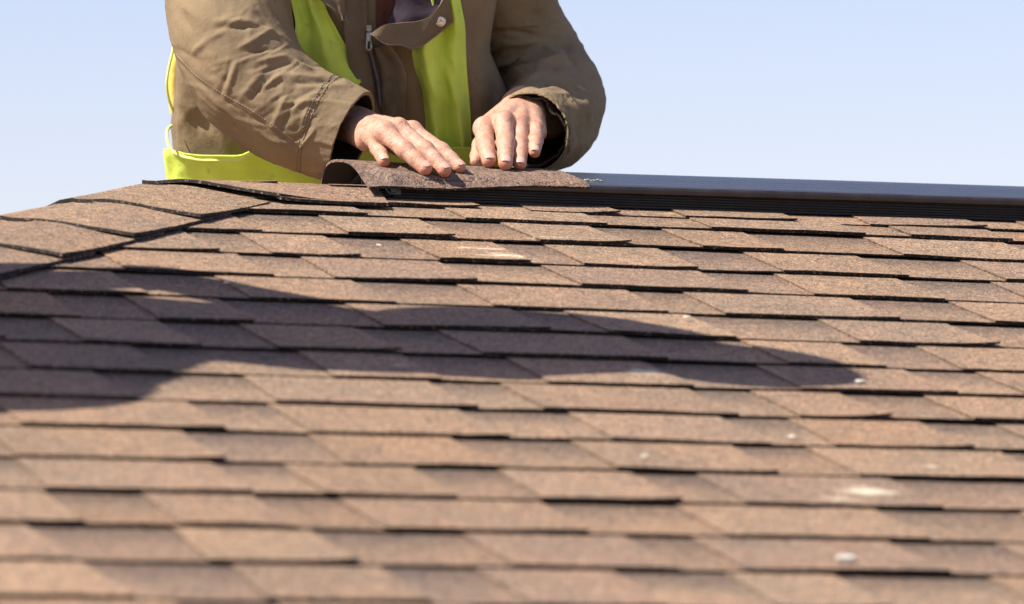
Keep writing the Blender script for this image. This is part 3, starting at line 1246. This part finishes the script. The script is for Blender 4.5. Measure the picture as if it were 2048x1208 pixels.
def shell(Gt, thick, closed=True, flip=False):
    """outer grid + inner grid + rims; inner uses slot 1"""
    Gt = np.asarray(Gt)
    du_ = np.gradient(Gt, axis=0)
    if closed:
        dv_ = (np.roll(Gt, -1, 1) - np.roll(Gt, 1, 1))
    else:
        dv_ = np.gradient(Gt, axis=1)
    n_ = np.cross(du_, dv_)
    n_ /= np.linalg.norm(n_, axis=2, keepdims=True) + 1e-12
    # inner side: towards the tube's axis, or away from the camera for an open piece
    ref = (Gt.mean(axis=1, keepdims=True) - Gt) if closed else np.broadcast_to(fwd, Gt.shape)
    sg = 1.0 if (n_ * ref).sum() > 0 else -1.0
    Gi = Gt + n_ * sg * abs(thick)
    mb = MB()
    mb.grid(Gt, 0, closed=closed)
    mb.grid(Gi, 1, closed=closed, flip=True)
    mb.grid([Gt[0], Gi[0]], 0, closed=closed)
    mb.grid([Gi[-1], Gt[-1]], 0, closed=closed)
    if not closed:
        mb.grid([Gt[:, 0], Gi[:, 0]], 0)
        mb.grid([Gi[:, -1], Gt[:, -1]], 0)
    return mb


# torso of the jacket
def row(py, l, r, Yc, hd_, n=72, seed=0, k=2.4):
    """closed horizontal loop of the torso, px extent l..r at photo height py"""
    a = np.linspace(0, 2 * math.pi, n, endpoint=False)
    c = at((l + r) / 2, py, Yc)
    ax = rgt * ((r - l) / 2 * ((c - CAM) @ fwd) / FPX)
    bx = np.cross([0, 0, 1], unit(ax))
    out = []
    for t in a:
        x, y = math.cos(t), math.sin(t)
        m = (abs(x) ** k + abs(y) ** k) ** (-1 / k)
        out.append(c + ax * x * m + bx * hd_ * y * m)
    return np.array(out)


TS = [(-300, 600, 860, .30, .06), (-262, 540, 930, .29, .09), (-225, 480, 1000, .28, .11), (-170, 450, 1010, .27, .118), (-90, 430, 1010, .27, .12), (0, 400, 990, .275, .12), (100, 356, 975, .30, .12),
      (200, 350, 1020, .335, .125), (260, 345, 1040, .36, .125), (320, 350, 1035, .385, .13), (380, 352, 1000, .41, .13), (440, 352, 990, .435, .13)]


def torso_grid(off=0.0, lo_=0, hi_=1, n=70, amp=.004, seed=3, folds=None, nv=120):
    tt = np.linspace(0, 1, len(TS))
    out = []
    for i in range(n):
        u = lo_ + (hi_ - lo_) * i / (n - 1)
        v_ = [np.interp(u, tt, [q[k_] for q in TS]) for k_ in range(5)]
        r_ = row(v_[0], v_[1] - off * 1490, v_[2] + off * 1490, v_[3], v_[4] + off, nv)
        c = r_.mean(0)
        for j in range(nv):
            th = 2 * math.pi * j / nv
            d = unit(r_[j] - c)
            f = noise.noise(Vector((math.cos(th) * 4, math.sin(th) * 4, u * 5 + seed))) + .6 * (1 - 2.4 * abs(noise.noise(Vector((math.cos(th) * 6, math.sin(th) * 6, u * 7 + seed * 2)))))
            r_[j] = r_[j] + d * amp * f
        out.append(r_)
    Gt = np.array(out)
    if folds is not None:
        P = Gt.reshape(-1, 3)
        px, py = proj_many(P)
        Gt = (P - fwd * folds(px, py)[:, None]).reshape(Gt.shape)
    return Gt


torso_folds = fold_field([(360, 220, 420, 250, 9, -.006), (380, 240, 425, 262, 8, -.006), (350, 250, 400, 205, 10, .006), (395, 245, 383, 315, 3.5, -.004),
                          (430, 255, 470, 318, 12, .005), (455, 262, 500, 300, 7, -.005), (350, 190, 372, 230, 8, .005), (700, 0, 706, 120, 8, .004), (660, -20, 700, 60, 7, .008), (690, 120, 735, 150, 5, -.006), (700, 150, 740, 200, 6, .007), (770, 180, 800, 300, 7, .010), (790, 200, 822, 320, 6, -.008), (815, 150, 835, 250, 6, .009), (955, 60, 970, 200, 9, .010), (985, 60, 990, 260, 7, -.008),
                          (800, 120, 815, 300, 9, .006), (822, 200, 835, 330, 7, -.006), (950, 120, 965, 330, 10, .006), (970, 200, 975, 330, 8, -.005)])
tg = torso_grid(folds=torso_folds)
mbt = shell(tg, -.003, True, flip=False)
jacket = mbt.build("jacket", [M_JACKET, M_JACKET_IN], person)
bvh_t = BVHTree.FromPolygons([Vector(v) for v in mbt.V], mbt.F)

creR = [(543, 9, 578, 56, 8, -.007), (516, 28, 557, 66, 7, -.005), (432, 43, 495, 42, 8, .006), (495, 42, 557, 70, 8, .006), (440, 56, 530, 52, 6, -.005),
        (352, 97, 400, 122, 8, -.005), (383, 108, 411, 83, 7, .005), (411, 83, 452, 60, 7, .005), (463, 122, 439, 190, 4, -.005), (475, 120, 452, 190, 7, .004),
        (488, 90, 545, 58, 8, .006), (488, 104, 560, 96, 6, -.006), (509, 125, 571, 112, 7, .006), (571, 112, 620, 138, 7, .004), (522, 146, 585, 122, 6, -.006),
        (481, 195, 530, 139, 9, .005), (500, 200, 545, 150, 6, -.004), (509, 181, 564, 150, 7, .006), (564, 150, 640, 156, 7, .005), (590, 164, 682, 162, 6, -.007),
        (600, 176, 690, 176, 7, .005), (543, 257, 575, 188, 8, .005), (560, 262, 592, 200, 7, -.005), (349, 115, 387, 156, 2.6, -.0035), (387, 156, 439, 195, 2.6, -.0035),
        (439, 195, 495, 226, 2.6, -.0035), (495, 226, 550, 264, 2.6, -.0035), (550, 264, 600, 300, 2.6, -.0035), (446, 222, 470, 246, 8, -.005), (509, 257, 599, 312, 8, .004),
        (585, 285, 623, 250, 6, -.006), (596, 300, 630, 262, 5, .004), (360, 20, 380, 60, 9, -.004), (372, 14, 420, 60, 8, .004), (395, 140, 440, 175, 9, .003),
        (620, 205, 600, 262, 7, .003), (640, 185, 560, 235, 9, .003), (420, 100, 440, 150, 10, .003), (600, 120, 640, 135, 6, -.005), (640, 148, 700, 176, 6, .004),
        (405, 180, 470, 240, 6, .003), (470, 250, 560, 318, 10, -.003)]
creR = [(a_, b_, c_, d_, w_ * .9, k_ * (.62 if abs(k_) > .0045 else .85)) for a_, b_, c_, d_, w_, k_ in creR]
R9 = random.Random(5)
for _ in range(46):
    u_ = R9.random()
    cx_, cy_ = 400 + 250 * u_ + R9.uniform(-60, 60) * (1 - u_ * .5), 90 + 150 * u_ + R9.uniform(-75, 60)
    an_ = math.radians(R9.choice((-35, -28, -18, 20)) + R9.uniform(-7, 7) + 12 * u_)
    ln_ = R9.uniform(14, 34)
    creR.append((cx_ - ln_ * math.cos(an_), cy_ - ln_ * math.sin(an_), cx_ + ln_ * math.cos(an_), cy_ + ln_ * math.sin(an_), R9.uniform(2.8, 4.4), R9.choice((-1, 1)) * R9.uniform(.0009, .0017)))
pathR = [at(500, -235, .26), at(466, -130, .245), at(456, -30, .230), at(464, 70, .200), at(505, 160, .175), at(578, 222, .145), at(650, 254, .117), at(704, 275, .092)]
GR, NoR, CR = tube(pathR, [.082, .086, .087, .086, .083, .0755, .069, .064], 230, 170, 1.0, fold_field(creR), .0026, 2)
creL = [(965, 66, 1021, 60, 5, -.005), (1021, 60, 1080, 74, 5, -.005), (938, 115, 972, 72, 8, .006), (945, 132, 993, 108, 6, -.006), (972, 160, 1000, 130, 7, .007),
        (1000, 130, 1055, 114, 7, .007), (959, 209, 975, 165, 6, -.007), (975, 165, 1010, 136, 6, -.007), (993, 195, 1016, 158, 7, .006), (1016, 158, 1063, 132, 7, .007),
        (1063, 132, 1118, 122, 7, .006), (1014, 176, 1052, 146, 5, -.006), (1052, 146, 1105, 137, 5, -.006), (1046, 166, 1098, 148, 6, .006), (1098, 148, 1146, 167, 6, .006),
        (1063, 178, 1115, 163, 5, -.006), (1115, 163, 1155, 192, 5, -.006), (1086, 183, 1132, 193, 6, .006), (1132, 193, 1163, 243, 6, .006), (1100, 198, 1140, 223, 5, -.006),
        (1140, 223, 1157, 274, 5, -.006), (1114, 212, 1138, 250, 5, .006), (1138, 250, 1140, 300, 5, .006), (1118, 240, 1128, 300, 4, -.005), (1150, 170, 1180, 210, 7, -.004),
        (1165, 190, 1180, 240, 6, .005), (1125, 90, 1150, 130, 7, -.005), (1090, 96, 1135, 130, 8, .005), (960, 100, 950, 230, 9, .006), (975, 110, 968, 210, 6, -.006),
        (1010, 90, 1070, 84, 8, .004), (1130, 300, 1150, 250, 6, .004)]
creL = [(a_, b_, c_, d_, w_, k_ * 1.35) for a_, b_, c_, d_, w_, k_ in creL]
for _ in range(26):
    cx_, cy_ = R9.uniform(985, 1160), R9.uniform(60, 230)
    an_ = math.atan2(cy_ - 265, cx_ - 1058) + math.pi / 2 + R9.uniform(-.4, .4)
    ln_ = R9.uniform(12, 28)
    creL.append((cx_ - ln_ * math.cos(an_), cy_ - ln_ * math.sin(an_), cx_ + ln_ * math.cos(an_), cy_ + ln_ * math.sin(an_), R9.uniform(3.5, 5), R9.choice((-1, 1)) * R9.uniform(.002, .0032)))
pathL = [at(965, -225, .28), at(990, -120, .27), at(1006, -30, .28), at(1035, 60, .30), at(1080, 135, .30), at(1110, 200, .245), at(1094, 245, .165), at(1058, 266, .080)]
GL, NoL, CL = tube(pathL, [.070, .074, .070, .068, .068, .072, .069, .0575], 230, 170, 1.0, fold_field(creL), .0034, 6)
def sleeve_sdf(path, radii, folds, amp, seed, h=.003, hollow=.62):
    C_ = catmull(path, 26)
    r_ = np.interp(np.linspace(0, 1, 26), np.linspace(0, 1, len(radii)), radii)
    end_n = unit(C_[-1] - C_[-3])

    def f(P):
        d = None
        for i in range(25):
            c_ = cone(P, C_[i], C_[i + 1], r_[i], r_[i + 1])
            d = c_ if d is None else np.minimum(d, smin(d, c_, .004))
        near = np.linalg.norm(P - C_[-1], axis=1) < .14
        cut = np.where(near, (P - C_[-1]) @ end_n, -1)
        hol = None
        for i in range(19, 25):
            c_ = cone(P, C_[i], C_[i + 1] + end_n * (.03 if i == 24 else 0), r_[i] - .0045, r_[i + 1] - .0042)
            hol = c_ if hol is None else np.minimum(hol, c_)
        return np.maximum(np.maximum(d, cut), -hol)
    V, F_ = sdf_mesh(f, C_.min(0) - .11, C_.max(0) + .11, h)
    e = .002
    g_ = np.stack([f(V + d_) - f(V - d_) for d_ in np.eye(3) * e], 1)
    g_ /= np.linalg.norm(g_, axis=1, keepdims=True) + 1e-9
    # only the outside skin gets the folds
    dc = np.min([cone(V, C_[i], C_[i + 1], r_[i] - .003, r_[i + 1] - .003) for i in range(25)], axis=0)
    out_ = dc > 0
    px, py = proj_many(V)
    wt = np.clip((g_ @ -unit(fwd)) * 2 + .35, 0, 1) * out_
    disp = folds(px, py) * wt
    for k_, v in enumerate(V):
        if not out_[k_]: continue
        i = int(np.argmin(((C_ - v) ** 2).sum(1)))
        u_ = i / 26 * 9
        a = math.atan2(v[2] - C_[i][2], v[0] - C_[i][0])
        q = Vector((v[0] * 16, v[1] * 12, v[2] * 26 + seed))
        n1 = noise.noise(q)
        n2 = 1 - abs(noise.noise(Vector((v[0] * 10 + n1, v[1] * 10, v[2] * 34 - v[0] * 18 + seed)))) * 2.8
        disp[k_] += amp * (.8 * n1 + .6 * n2 * abs(n2))
    disp *= np.clip((np.linalg.norm(V - C_[-1], axis=1) - r_[-1]) / .018, .2, 1)
    V2 = V + g_ * disp[:, None]
    for _ in range(1):
        acc, cn = np.zeros_like(V2), np.zeros(len(V2))
        for a_, b_ in ((0, 1), (1, 2), (2, 3), (3, 0)):
            np.add.at(acc, F_[:, a_], V2[F_[:, b_]])
            np.add.at(acc, F_[:, b_], V2[F_[:, a_]])
            np.add.at(cn, F_[:, a_], 1)
            np.add.at(cn, F_[:, b_], 1)
        V2 = .5 * V2 + .5 * acc / cn[:, None]
    return V2, F_


SL = []
for nm, Gt, lab in (("sleeve", GR, "sunlit brown sleeve reaching across the vest"), ("sleeve", GL, "brown sleeve whose upper half lies in shade")):
    mbs = shell(Gt, -.0028, True, flip=False)
    if Gt is GL:
        V_, F_ = sleeve_sdf(pathL, [.070, .074, .070, .068, .068, .072, .069, .0575], fold_field(creL), .0034, 6)
        mbs = MB()
        mbs.add(V_, F_, 0)
    # make sure the inner wall is inside
    sl_o = mbs.build(nm, [M_JACKET, M_JACKET_IN], jacket)
    tag(sl_o, lab)
    SL.append((sl_o, BVHTree.FromPolygons([Vector(v) for v in mbs.V], mbs.F)))


def band_ring(C_, Gt, i0, i1, off, name, mat, parent, thick=.002, inner=None, label=None):
    sub = Gt[i0:i1]
    c = C_[i0:i1][:, None, :]
    d = sub - c
    L_ = np.linalg.norm(d, axis=2, keepdims=True)
    G2 = c + d / L_ * (L_ + off)
    mb = shell(G2, -thick, True)
    o = mb.build(name, mat, parent)
    if label: tag(o, label)
    return o


# turned cuffs, with a stitched seam line, and the knitted rib inside the left one
band_ring(CR, GR, 196, 230, .0022, "cuff", [M_JACKET, M_JACKET_IN], SL[0][0], .006)
rib = GL[208:228].copy()
cc = CL[208:228][:, None, :]
dv = rib - cc
th_ = np.arange(170)
rib = cc + dv * (.84 + .018 * (th_ % 2)[None, :, None])
shell(rib, -.003, True).build("rib_cuff", [M_RIB, M_RIB], SL[1][0])


def thread(pts, r, name, mat, parent, dash=None, n=6):
    """thin stitched line lying on a cloth surface"""
    mb = MB()
    pts = np.asarray(pts)
    segs = [(i, i + 1) for i in range(len(pts) - 1)] if dash is None else [(i, min(i + dash, len(pts) - 1)) for i in range(0, len(pts) - 1, dash + 1)]
    for a, b_ in segs:
        A, B = pts[a], pts[b_]
        t = unit(B - A)
        u_ = unit(np.cross(t, [0.1, .2, 1]))
        v_ = np.cross(t, u_)
        ring = [[X_ + u_ * r * math.cos(q) + v_ * r * math.sin(q) for q in np.linspace(0, 2 * math.pi, n, endpoint=False)] for X_ in (A, B)]
        mb.grid(ring, 0, closed=True)
    return mb.build(name, mat, parent)


# ------------------------------------------------------------------ pieces laid on the cloth
def surf(px, py, bvhs, off, fallbackY=.3):
    best = None
    d = Vector(ray(px, py)).normalized()
    for b_ in bvhs:
        h = b_.ray_cast(Vector(CAM), d)
        if h[0] is not None and (best is None or h[3] < best):
            best = h[3]
    if best is None:
        return None
    return np.array(Vector(CAM) + d * (best - off))


def patch(left, right, nu, nv, bvhs, off, name, mat, parent, fold=None, thick=.0018, smooth_it=3, Y=.26, label=None):
    """cloth piece between two outline curves (photo pixels), draped at `off` in front of what it lies on"""
    Lc, Rc = catmull(left, nu), catmull(right, nu)
    PX = np.zeros((nu, nv, 2))
    Gt = np.zeros((nu, nv, 3))
    dep = np.full((nu, nv), np.nan)
    for i in range(nu):
        for j in range(nv):
            v = j / (nv - 1)
            p = Lc[i] * (1 - v) + Rc[i] * v
            PX[i, j] = p[:2]
            q = surf(p[0], p[1], bvhs, 0)
            if q is not None:
                dep[i, j] = (q - CAM) @ fwd
    m = np.nanmedian(dep)
    if np.isnan(m): m = (at(*left[0][:2], Y) - CAM) @ fwd
    dep = np.where(np.isnan(dep), m, dep)
    for _ in range(smooth_it):
        q = np.pad(dep, 1, mode='edge')
        dep = np.minimum(dep + .01, (q[1:-1, 1:-1] * 2 + q[:-2, 1:-1] + q[2:, 1:-1] + q[1:-1, :-2] + q[1:-1, 2:]) / 6)
    for i in range(nu):
        for j in range(nv):
            o = off(i / (nu - 1), j / (nv - 1)) if callable(off) else off
            if fold is not None: o = o + fold(i / (nu - 1), j / (nv - 1))
            r_ = ray(*PX[i, j])
            Gt[i, j] = CAM + r_ * ((dep[i, j] - o) / (r_ @ fwd))
    mb = shell(Gt, thick, False)
    o = mb.build(name, mat, parent)
    if label: tag(o, label)
    return o, BVHTree.FromPolygons([Vector(v) for v in mb.V], mb.F), Gt


# vest: waist ring, two front panels, armhole edge
vest = torso_grid(.010, .70, 1.0, 60, .003, 9, nv=160)
VG = vest.copy()
for j in range(160):
    # the armhole dips at the side of the body: raise or lower the top edge per direction
    col_px, _ = proj_many(VG[30:31, j])
    x = col_px[0]
    front_ = (VG[30, j] - VG[30].mean(0)) @ fwd < .03
    if front_:
        top_py = np.interp(x, [330, 338, 350, 372, 400, 480, 512, 560, 640], [300, 302, 306, 313, 317, 318, 303, 300, 300])
    else:
        top_py = 338
    y0_, y1_ = project(VG[0, j])[1], project(VG[59, j])[1]
    for i in range(60):
        P = VG[i, j]
        _, y = project(P)
        y1n = y1_
        yn = top_py + (y - y0_) / (y1_ - y0_) * (y1n - top_py)
        VG[i, j][2] -= (yn - y) / 1490.0
mbv = shell(VG, -.0018, True)
vest_o = mbv.build("vest", [M_VEST, M_VEST], person)
tag(vest_o, "lime yellow hi-vis vest worn open over the jacket")
bvh_v = BVHTree.FromPolygons([Vector(v) for v in mbv.V], mbv.F)
bind = [surf(x, y, [bvh_v], .001) for x, y in zip(np.linspace(338, 512, 60), np.interp(np.linspace(338, 512, 60), [338, 350, 372, 400, 480, 512], [296, 306, 315, 320, 321, 306]))]
bind = [b_ for b_ in bind if b_ is not None]


def ribbon(pts, wdt, thick, name, mat, parent):
    pts = catmull(pts, 60)
    mb = MB()
    Gt = []
    tn = np.gradient(pts, axis=0)
    for p, t in zip(pts, tn):
        t = unit(t)
        s_ = unit(np.cross(t, fwd))
        f_ = unit(fwd)
        Gt.append([p + s_ * wdt * a + f_ * thick * b_ for a, b_ in ((-1, -1), (0, -1.6), (1, -1), (1, 1), (0, 1.3), (-1, 1))])
    mb.grid(Gt, 0, closed=True)
    return mb.build(name, mat, parent)


ribbon([b_ for b_ in bind[::3]], .0022, .0014, "armhole_binding", M_VESTB, vest_o)
# loose armhole edge standing off the back on the left side
ribbon([at(x, y, Y) for x, y, Y in ((352, 60, .40), (346, 100, .40), (338, 135, .405), (334, 165, .41), (337, 195, .42), (347, 225, .43))], .0019, .0014, "armhole_edge", M_VESTB, vest_o)
ribbon([at(x, y, Y) for x, y, Y in ((360, 90, .44), (352, 120, .44), (348, 150, .445), (346, 185, .45), (350, 225, .45))], .0075, .0012, "armhole_edge", M_ARMHOLE, vest_o)
ribbon([at(x, y, Y) for x, y, Y in ((345, 250, .40), (336, 258, .395), (334, 272, .385), (338, 292, .37), (348, 306, .35))], .0020, .0014, "armhole_edge", M_VESTB, vest_o)


def vfold(seed, amp, freq, slant=0.0):
    def f(u, v):
        x = v * freq + slant * u
        return amp * (math.sin(x * 6.28 + 1.3 * math.sin(u * 5 + seed)) * .5 + .8 * noise.noise(Vector((x * 1.2, u * 2.2, seed))) + .3 * noise.noise(Vector((x * 4, u * 7, seed + 5))))
    return f


pan1, bvh_p1, _ = patch([(545, -210), (560, -110), (582, 0), (590, 60), (560, 110), (560, 180), (590, 260), (640, 330), (640, 400)],
                        [(640, -210), (640, -110), (646, 0), (672, 60), (703, 110), (718, 150), (730, 195), (745, 270), (752, 330)], 70, 30, [bvh_t], .013, "front_panel", [M_VEST, M_VEST], vest_o,
                        vfold(1, .011, 1.8, .3), label="lime front panel running down beside the jacket zip")
pan2, bvh_p2, _ = patch([(800, -210), (815, -110), (845, 0), (838, 50), (824, 95), (830, 140), (841, 190), (847, 240), (852, 330), (852, 400)],
                        [(900, -210), (905, -110), (921, 0), (930, 50), (932, 100), (934, 145), (939, 200), (942, 250), (945, 330), (945, 400)], 80, 34, [bvh_t], .016, "front_panel", [M_VEST, M_VEST], vest_o,
                        vfold(4, .020, 2.0, -.6), label="lime front panel hanging under the open collar flap")

# front of the jacket
patch([(680, -80), (686, 0), (690, 80), (700, 140), (738, 230)], [(730, -80), (733, 0), (736, 80), (745, 150), (758, 230)], 30, 10, [bvh_t], .010, "placket", [M_JACKET_SHADE, M_JACKET_IN], jacket,
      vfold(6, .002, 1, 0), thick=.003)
patch([(600, -120), (618, -60), (632, -10), (668, 20), (684, 40)], [(700, -120), (700, -60), (690, -10), (690, 16), (690, 42)], 24, 12, [bvh_t], .028, "collar_side", [M_JACKET_SHADE, M_JACKET_IN], jacket, vfold(3, .005, 1.2, .5), thick=.003)
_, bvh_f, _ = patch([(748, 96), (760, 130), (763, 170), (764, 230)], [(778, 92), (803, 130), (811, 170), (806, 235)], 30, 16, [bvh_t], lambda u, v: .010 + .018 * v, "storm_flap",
                    [M_JACKET_SHADE, M_JACKET_IN], jacket, vfold(8, .006, 1.1, .6), thick=.004)
patch([(752, -90), (753, 0), (752, 60)], [(800, -90), (796, 0), (776, 60)], 16, 10, [bvh_t], .006, "sweater_front", [M_SHIRT, M_SHIRT], jacket, vfold(11, .002, 1, 0))
patch([(788, -90), (792, 0), (766, 64)], [(900, -90), (892, -6), (850, 48)], 20, 18, [bvh_t], lambda u, v: .016 + .018 * v, "collar_lining", [M_PURPLE, M_PURPLE], jacket, vfold(12, .004, 1, 0))
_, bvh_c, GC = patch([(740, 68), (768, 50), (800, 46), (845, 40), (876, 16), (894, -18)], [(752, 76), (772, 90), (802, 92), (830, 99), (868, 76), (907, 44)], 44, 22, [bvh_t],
                     lambda u, v: .034 + .004 * u + .005 * math.sin(u * 5 + .5) * v, "collar_flap", [M_JACKET_SHADE, M_JACKET_IN], jacket,
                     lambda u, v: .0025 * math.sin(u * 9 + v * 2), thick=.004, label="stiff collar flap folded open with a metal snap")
thread(catmull(GC[:, 20] - fwd * .0022, 120), .00055, "stitching", plain("thread", (.30, .24, .17), .8), jacket, dash=2)
# snap button on the flap
cs = surf(881, 43, [bvh_c], .0025)
if cs is None: cs = at(881, 43, .2)
mb = MB()
fz = -unit(fwd + np.array([0, 0, .25]))
ux = unit(np.cross(fz, [0, 0, 1])); uy = np.cross(ux, fz)
prof = [(.0075, -.001), (.0075, .0008), (.0062, .0018), (.0048, .0012), (.0040, .0022), (.0028, .0022), (.0022, .0004), (.0002, .0004)]
ringg = [[cs + (ux * math.cos(a) + uy * math.sin(a)) * r_ + fz * z_ for a in np.linspace(0, 2 * math.pi, 24, endpoint=False)] for r_, z_ in prof]
mb.grid(ringg, 0, closed=True)
mb.build("snap_button", M_BRASS, jacket)
# zip tape with teeth and puller
zp = [(737, 62), (739, 95), (747, 128), (756, 165), (761, 215)]
zc = catmull(zp, 90)
mb, mbq = MB(), MB()
prev = None
zs = [surf(x, y, [bvh_t], .0135) for x, y in zc]
zs = [z for z in zs if z is not None]
ribbon(zs[::6], .0042, .0012, "zip_tape", M_PURPLE, jacket)
for i in range(0, len(zs) - 1):
    mb.box(zs[i] - fwd * .0022, rgt * (.0016), upv * .00035, fwd * .0008)
mb.build("zip_teeth", M_ZIP, jacket)
c0_ = surf(738, 80, [bvh_t], .018)
mb = MB()
out_ = [(0, .013), (-.0035, .010), (-.0042, -.004), (-.0048, -.011), (-.0032, -.015), (.0032, -.015), (.0048, -.011), (.0042, -.004), (.0035, .010)]
inn_ = [(x * .45, y * .42 - .0065) for x, y in out_]
ringA = [c0_ + rgt * x + upv * y - fwd * .0012 for x, y in out_]
ringB = [c0_ + rgt * x + upv * y - fwd * .0020 for x, y in inn_]
ringC = [p + fwd * .003 for p in ringB]
ringD = [p + fwd * .0026 for p in ringA]
mb.grid([ringD, ringA, ringB, ringC], 0, closed=True)
mb.box(c0_ + upv * .0165 - fwd * .001, rgt * .0034, upv * .0042, fwd * .0022)
mb.build("zip_puller", M_ZIP, jacket, smooth=False)
# sleeve pocket flap on the shaded sleeve and shoulder tab
patch([(962, -60), (966, 0), (968, 30), (972, 58)], [(1062, -60), (1070, 0), (1080, 30), (1082, 50)], 22, 18, [SL[1][1]], .004, "pocket_flap", [M_JACKET, M_JACKET_IN], SL[1][0], vfold(14, .0025, 1.4, 0), thick=.002)
# top-stitching on the sleeves
for pts_, so_ in (([(352, 112), (390, 153), (442, 190), (498, 222), (554, 260), (602, 297)], 0),):
    cc_ = catmull(pts_, 150)
    q = [surf(x, y - 4, [SL[so_][1]], .0007) for x, y in cc_]
    q = [z for z in q if z is not None]
    thread(q, .0005, "stitching", plain("thread_light", (.34, .27, .19), .8), SL[so_][0], dash=2)
for k_ in (0, 1):
    rr = GR[193 - 4 * k_]
    cR_ = CR[193 - 4 * k_]
    q = np.vstack([cR_ + (rr - cR_) * 1.008, (cR_ + (rr - cR_) * 1.008)[:1]])
    thread(catmull(q, 260), .0005, "stitching", bpy.data.materials["thread_light"], SL[0][0], dash=2)

# ------------------------------------------------------------------ second worker, bent over the hip just outside the frame; throws the shadow
def back_to(px, py, h):
    """point h metres above the slope whose shadow falls at photo pixel (px, py)"""
    P = on_roof(px, py, .008)
    return P - LIGHT * (h / (-(LIGHT @ NN)))


def hip_z(x, y):
    return min(-abs(y), x - XE) * tp


TORSO = [(back_to(a, b_, h), r) for a, b_, h, r in ((1230, 694, 1.16, .120), (1110, 676, 1.12, .170), (880, 698, 1.10, .130), (640, 688, 1.06, .135), (400, 655, 1.02, .155), (100, 630, .98, .175), (-190, 730, .93, .19))]
HEAD2 = back_to(1400, 722, 1.22)
NECK2 = TORSO[0][0]
HIP2 = TORSO[-1][0]
ARM_A = [(TORSO[1][0], .075), (back_to(760, 650, .95), .062), (back_to(330, 556, .80), .050), (back_to(90, 560, .62), .058)]
ARM_B = [(TORSO[1][0], .075), (back_to(960, 728, .90), .060), (back_to(500, 698, .70), .050)]
LEGS = []
for sg in (-1, 1):
    fx, fy = HIP2[0] - .06 + .05 * sg, HIP2[1] + .17 * sg
    foot = np.array([fx, fy, hip_z(fx, fy) + .07])
    knee = (foot + HIP2) / 2 + np.array([.10, .05 * sg, 0])
    LEGS.append([(HIP2 + np.array([0, .09 * sg, -.02]), .10), (knee, .072), (foot, .052)])


def chains(P, chs, grow, k=.03):
    d = None
    for ch_ in chs:
        for (a, ra), (b_, rb) in zip(ch_[:-1], ch_[1:]):
            c_ = cone(P, a, b_, ra + grow, rb + grow)
            d = c_ if d is None else smin(d, c_, k)
    return d


def fw2(P):
    d = chains(P, [TORSO, ARM_A, ARM_B] + LEGS, -.022)
    d = smin(d, cone(P, NECK2, HEAD2, .052, .050), .03)
    d = smin(d, ell(P, HEAD2, (.108, .080, .095)), .02)
    d = smin(d, cone(P, HEAD2 + [.09, 0, -.02], HEAD2 + [.115, 0, -.045], .012, .012), .012)
    for ch_ in (ARM_A, ARM_B):
        e, f_ = ch_[-2][0], ch_[-1][0]
        dr = unit(f_ - e)
        lt = unit(np.cross(dr, [0, 0, 1]))
        d = smin(d, cone(P, f_, f_ + dr * .10, .030, .036), .015)
        for q in range(4):
            o_ = lt * (-.026 + .0175 * q)
            d = smin(d, cone(P, f_ + dr * .12 + o_, f_ + dr * (.185 + .012 * (q in (1, 2))) + o_ * 1.3 - [0, 0, .02], .0115, .009), .004)
        d = smin(d, cone(P, f_ + dr * .06 + lt * .035, f_ + dr * .12 + lt * .060, .014, .010), .008)
    return d


A = np.array([p_ for ch_ in [TORSO, ARM_A, ARM_B] + LEGS for p_, _ in ch_] + [HEAD2])
V, Fq = sdf_mesh(fw2, A.min(0) - .26, A.max(0) + .26, .010)
w2 = mesh("person", V, Fq, M_SKIN, None, tone=np.tile([.62, .38, .27], (len(V), 1)))  # unseen worker, carries shadow_hat
tag(w2, "second worker bending over left of the frame, only his long shadow shows on the shingles", "person")
V, Fq = sdf_mesh(lambda P: np.maximum(chains(P, [TORSO, ARM_A, ARM_B], .004), .0 * P[:, 0] - 1), A.min(0) - .26, A.max(0) + .26, .012)
mesh("jacket", V, Fq, M_JACKET, w2)
V, Fq = sdf_mesh(lambda P: chains(P, LEGS + [[TORSO[-1], (HIP2 + np.array([0, 0, -.03]), .17)]], .016), A.min(0) - .26, A.max(0) + .26, .012)
mesh("trousers", V, Fq, M_TROUSER, w2)
V, Fq = sdf_mesh(lambda P: np.maximum(ell(P, HEAD2 + [-.01, 0, .012], (.116, .088, .100)), (P - HEAD2 - [.04, 0, 0]) @ unit([1, 0, -.6])), HEAD2 - .16, HEAD2 + .16, .008)
mesh("hair", V, Fq, M_HAIR, w2)
V, Fq = sdf_mesh(lambda P: smin(np.maximum(ell(P, HEAD2 + [.01, 0, .015], (.125, .125, .120)), -(P - HEAD2)[:, 2]), ell(P, HEAD2 + [.04, 0, .004], (.150, .135, .012)), .01), HEAD2 - .22, HEAD2 + .22, .008)
mesh("shadow_hat", V, Fq, M_VESTB, w2)  # unseen hat, added to widen the end of the cast shadow
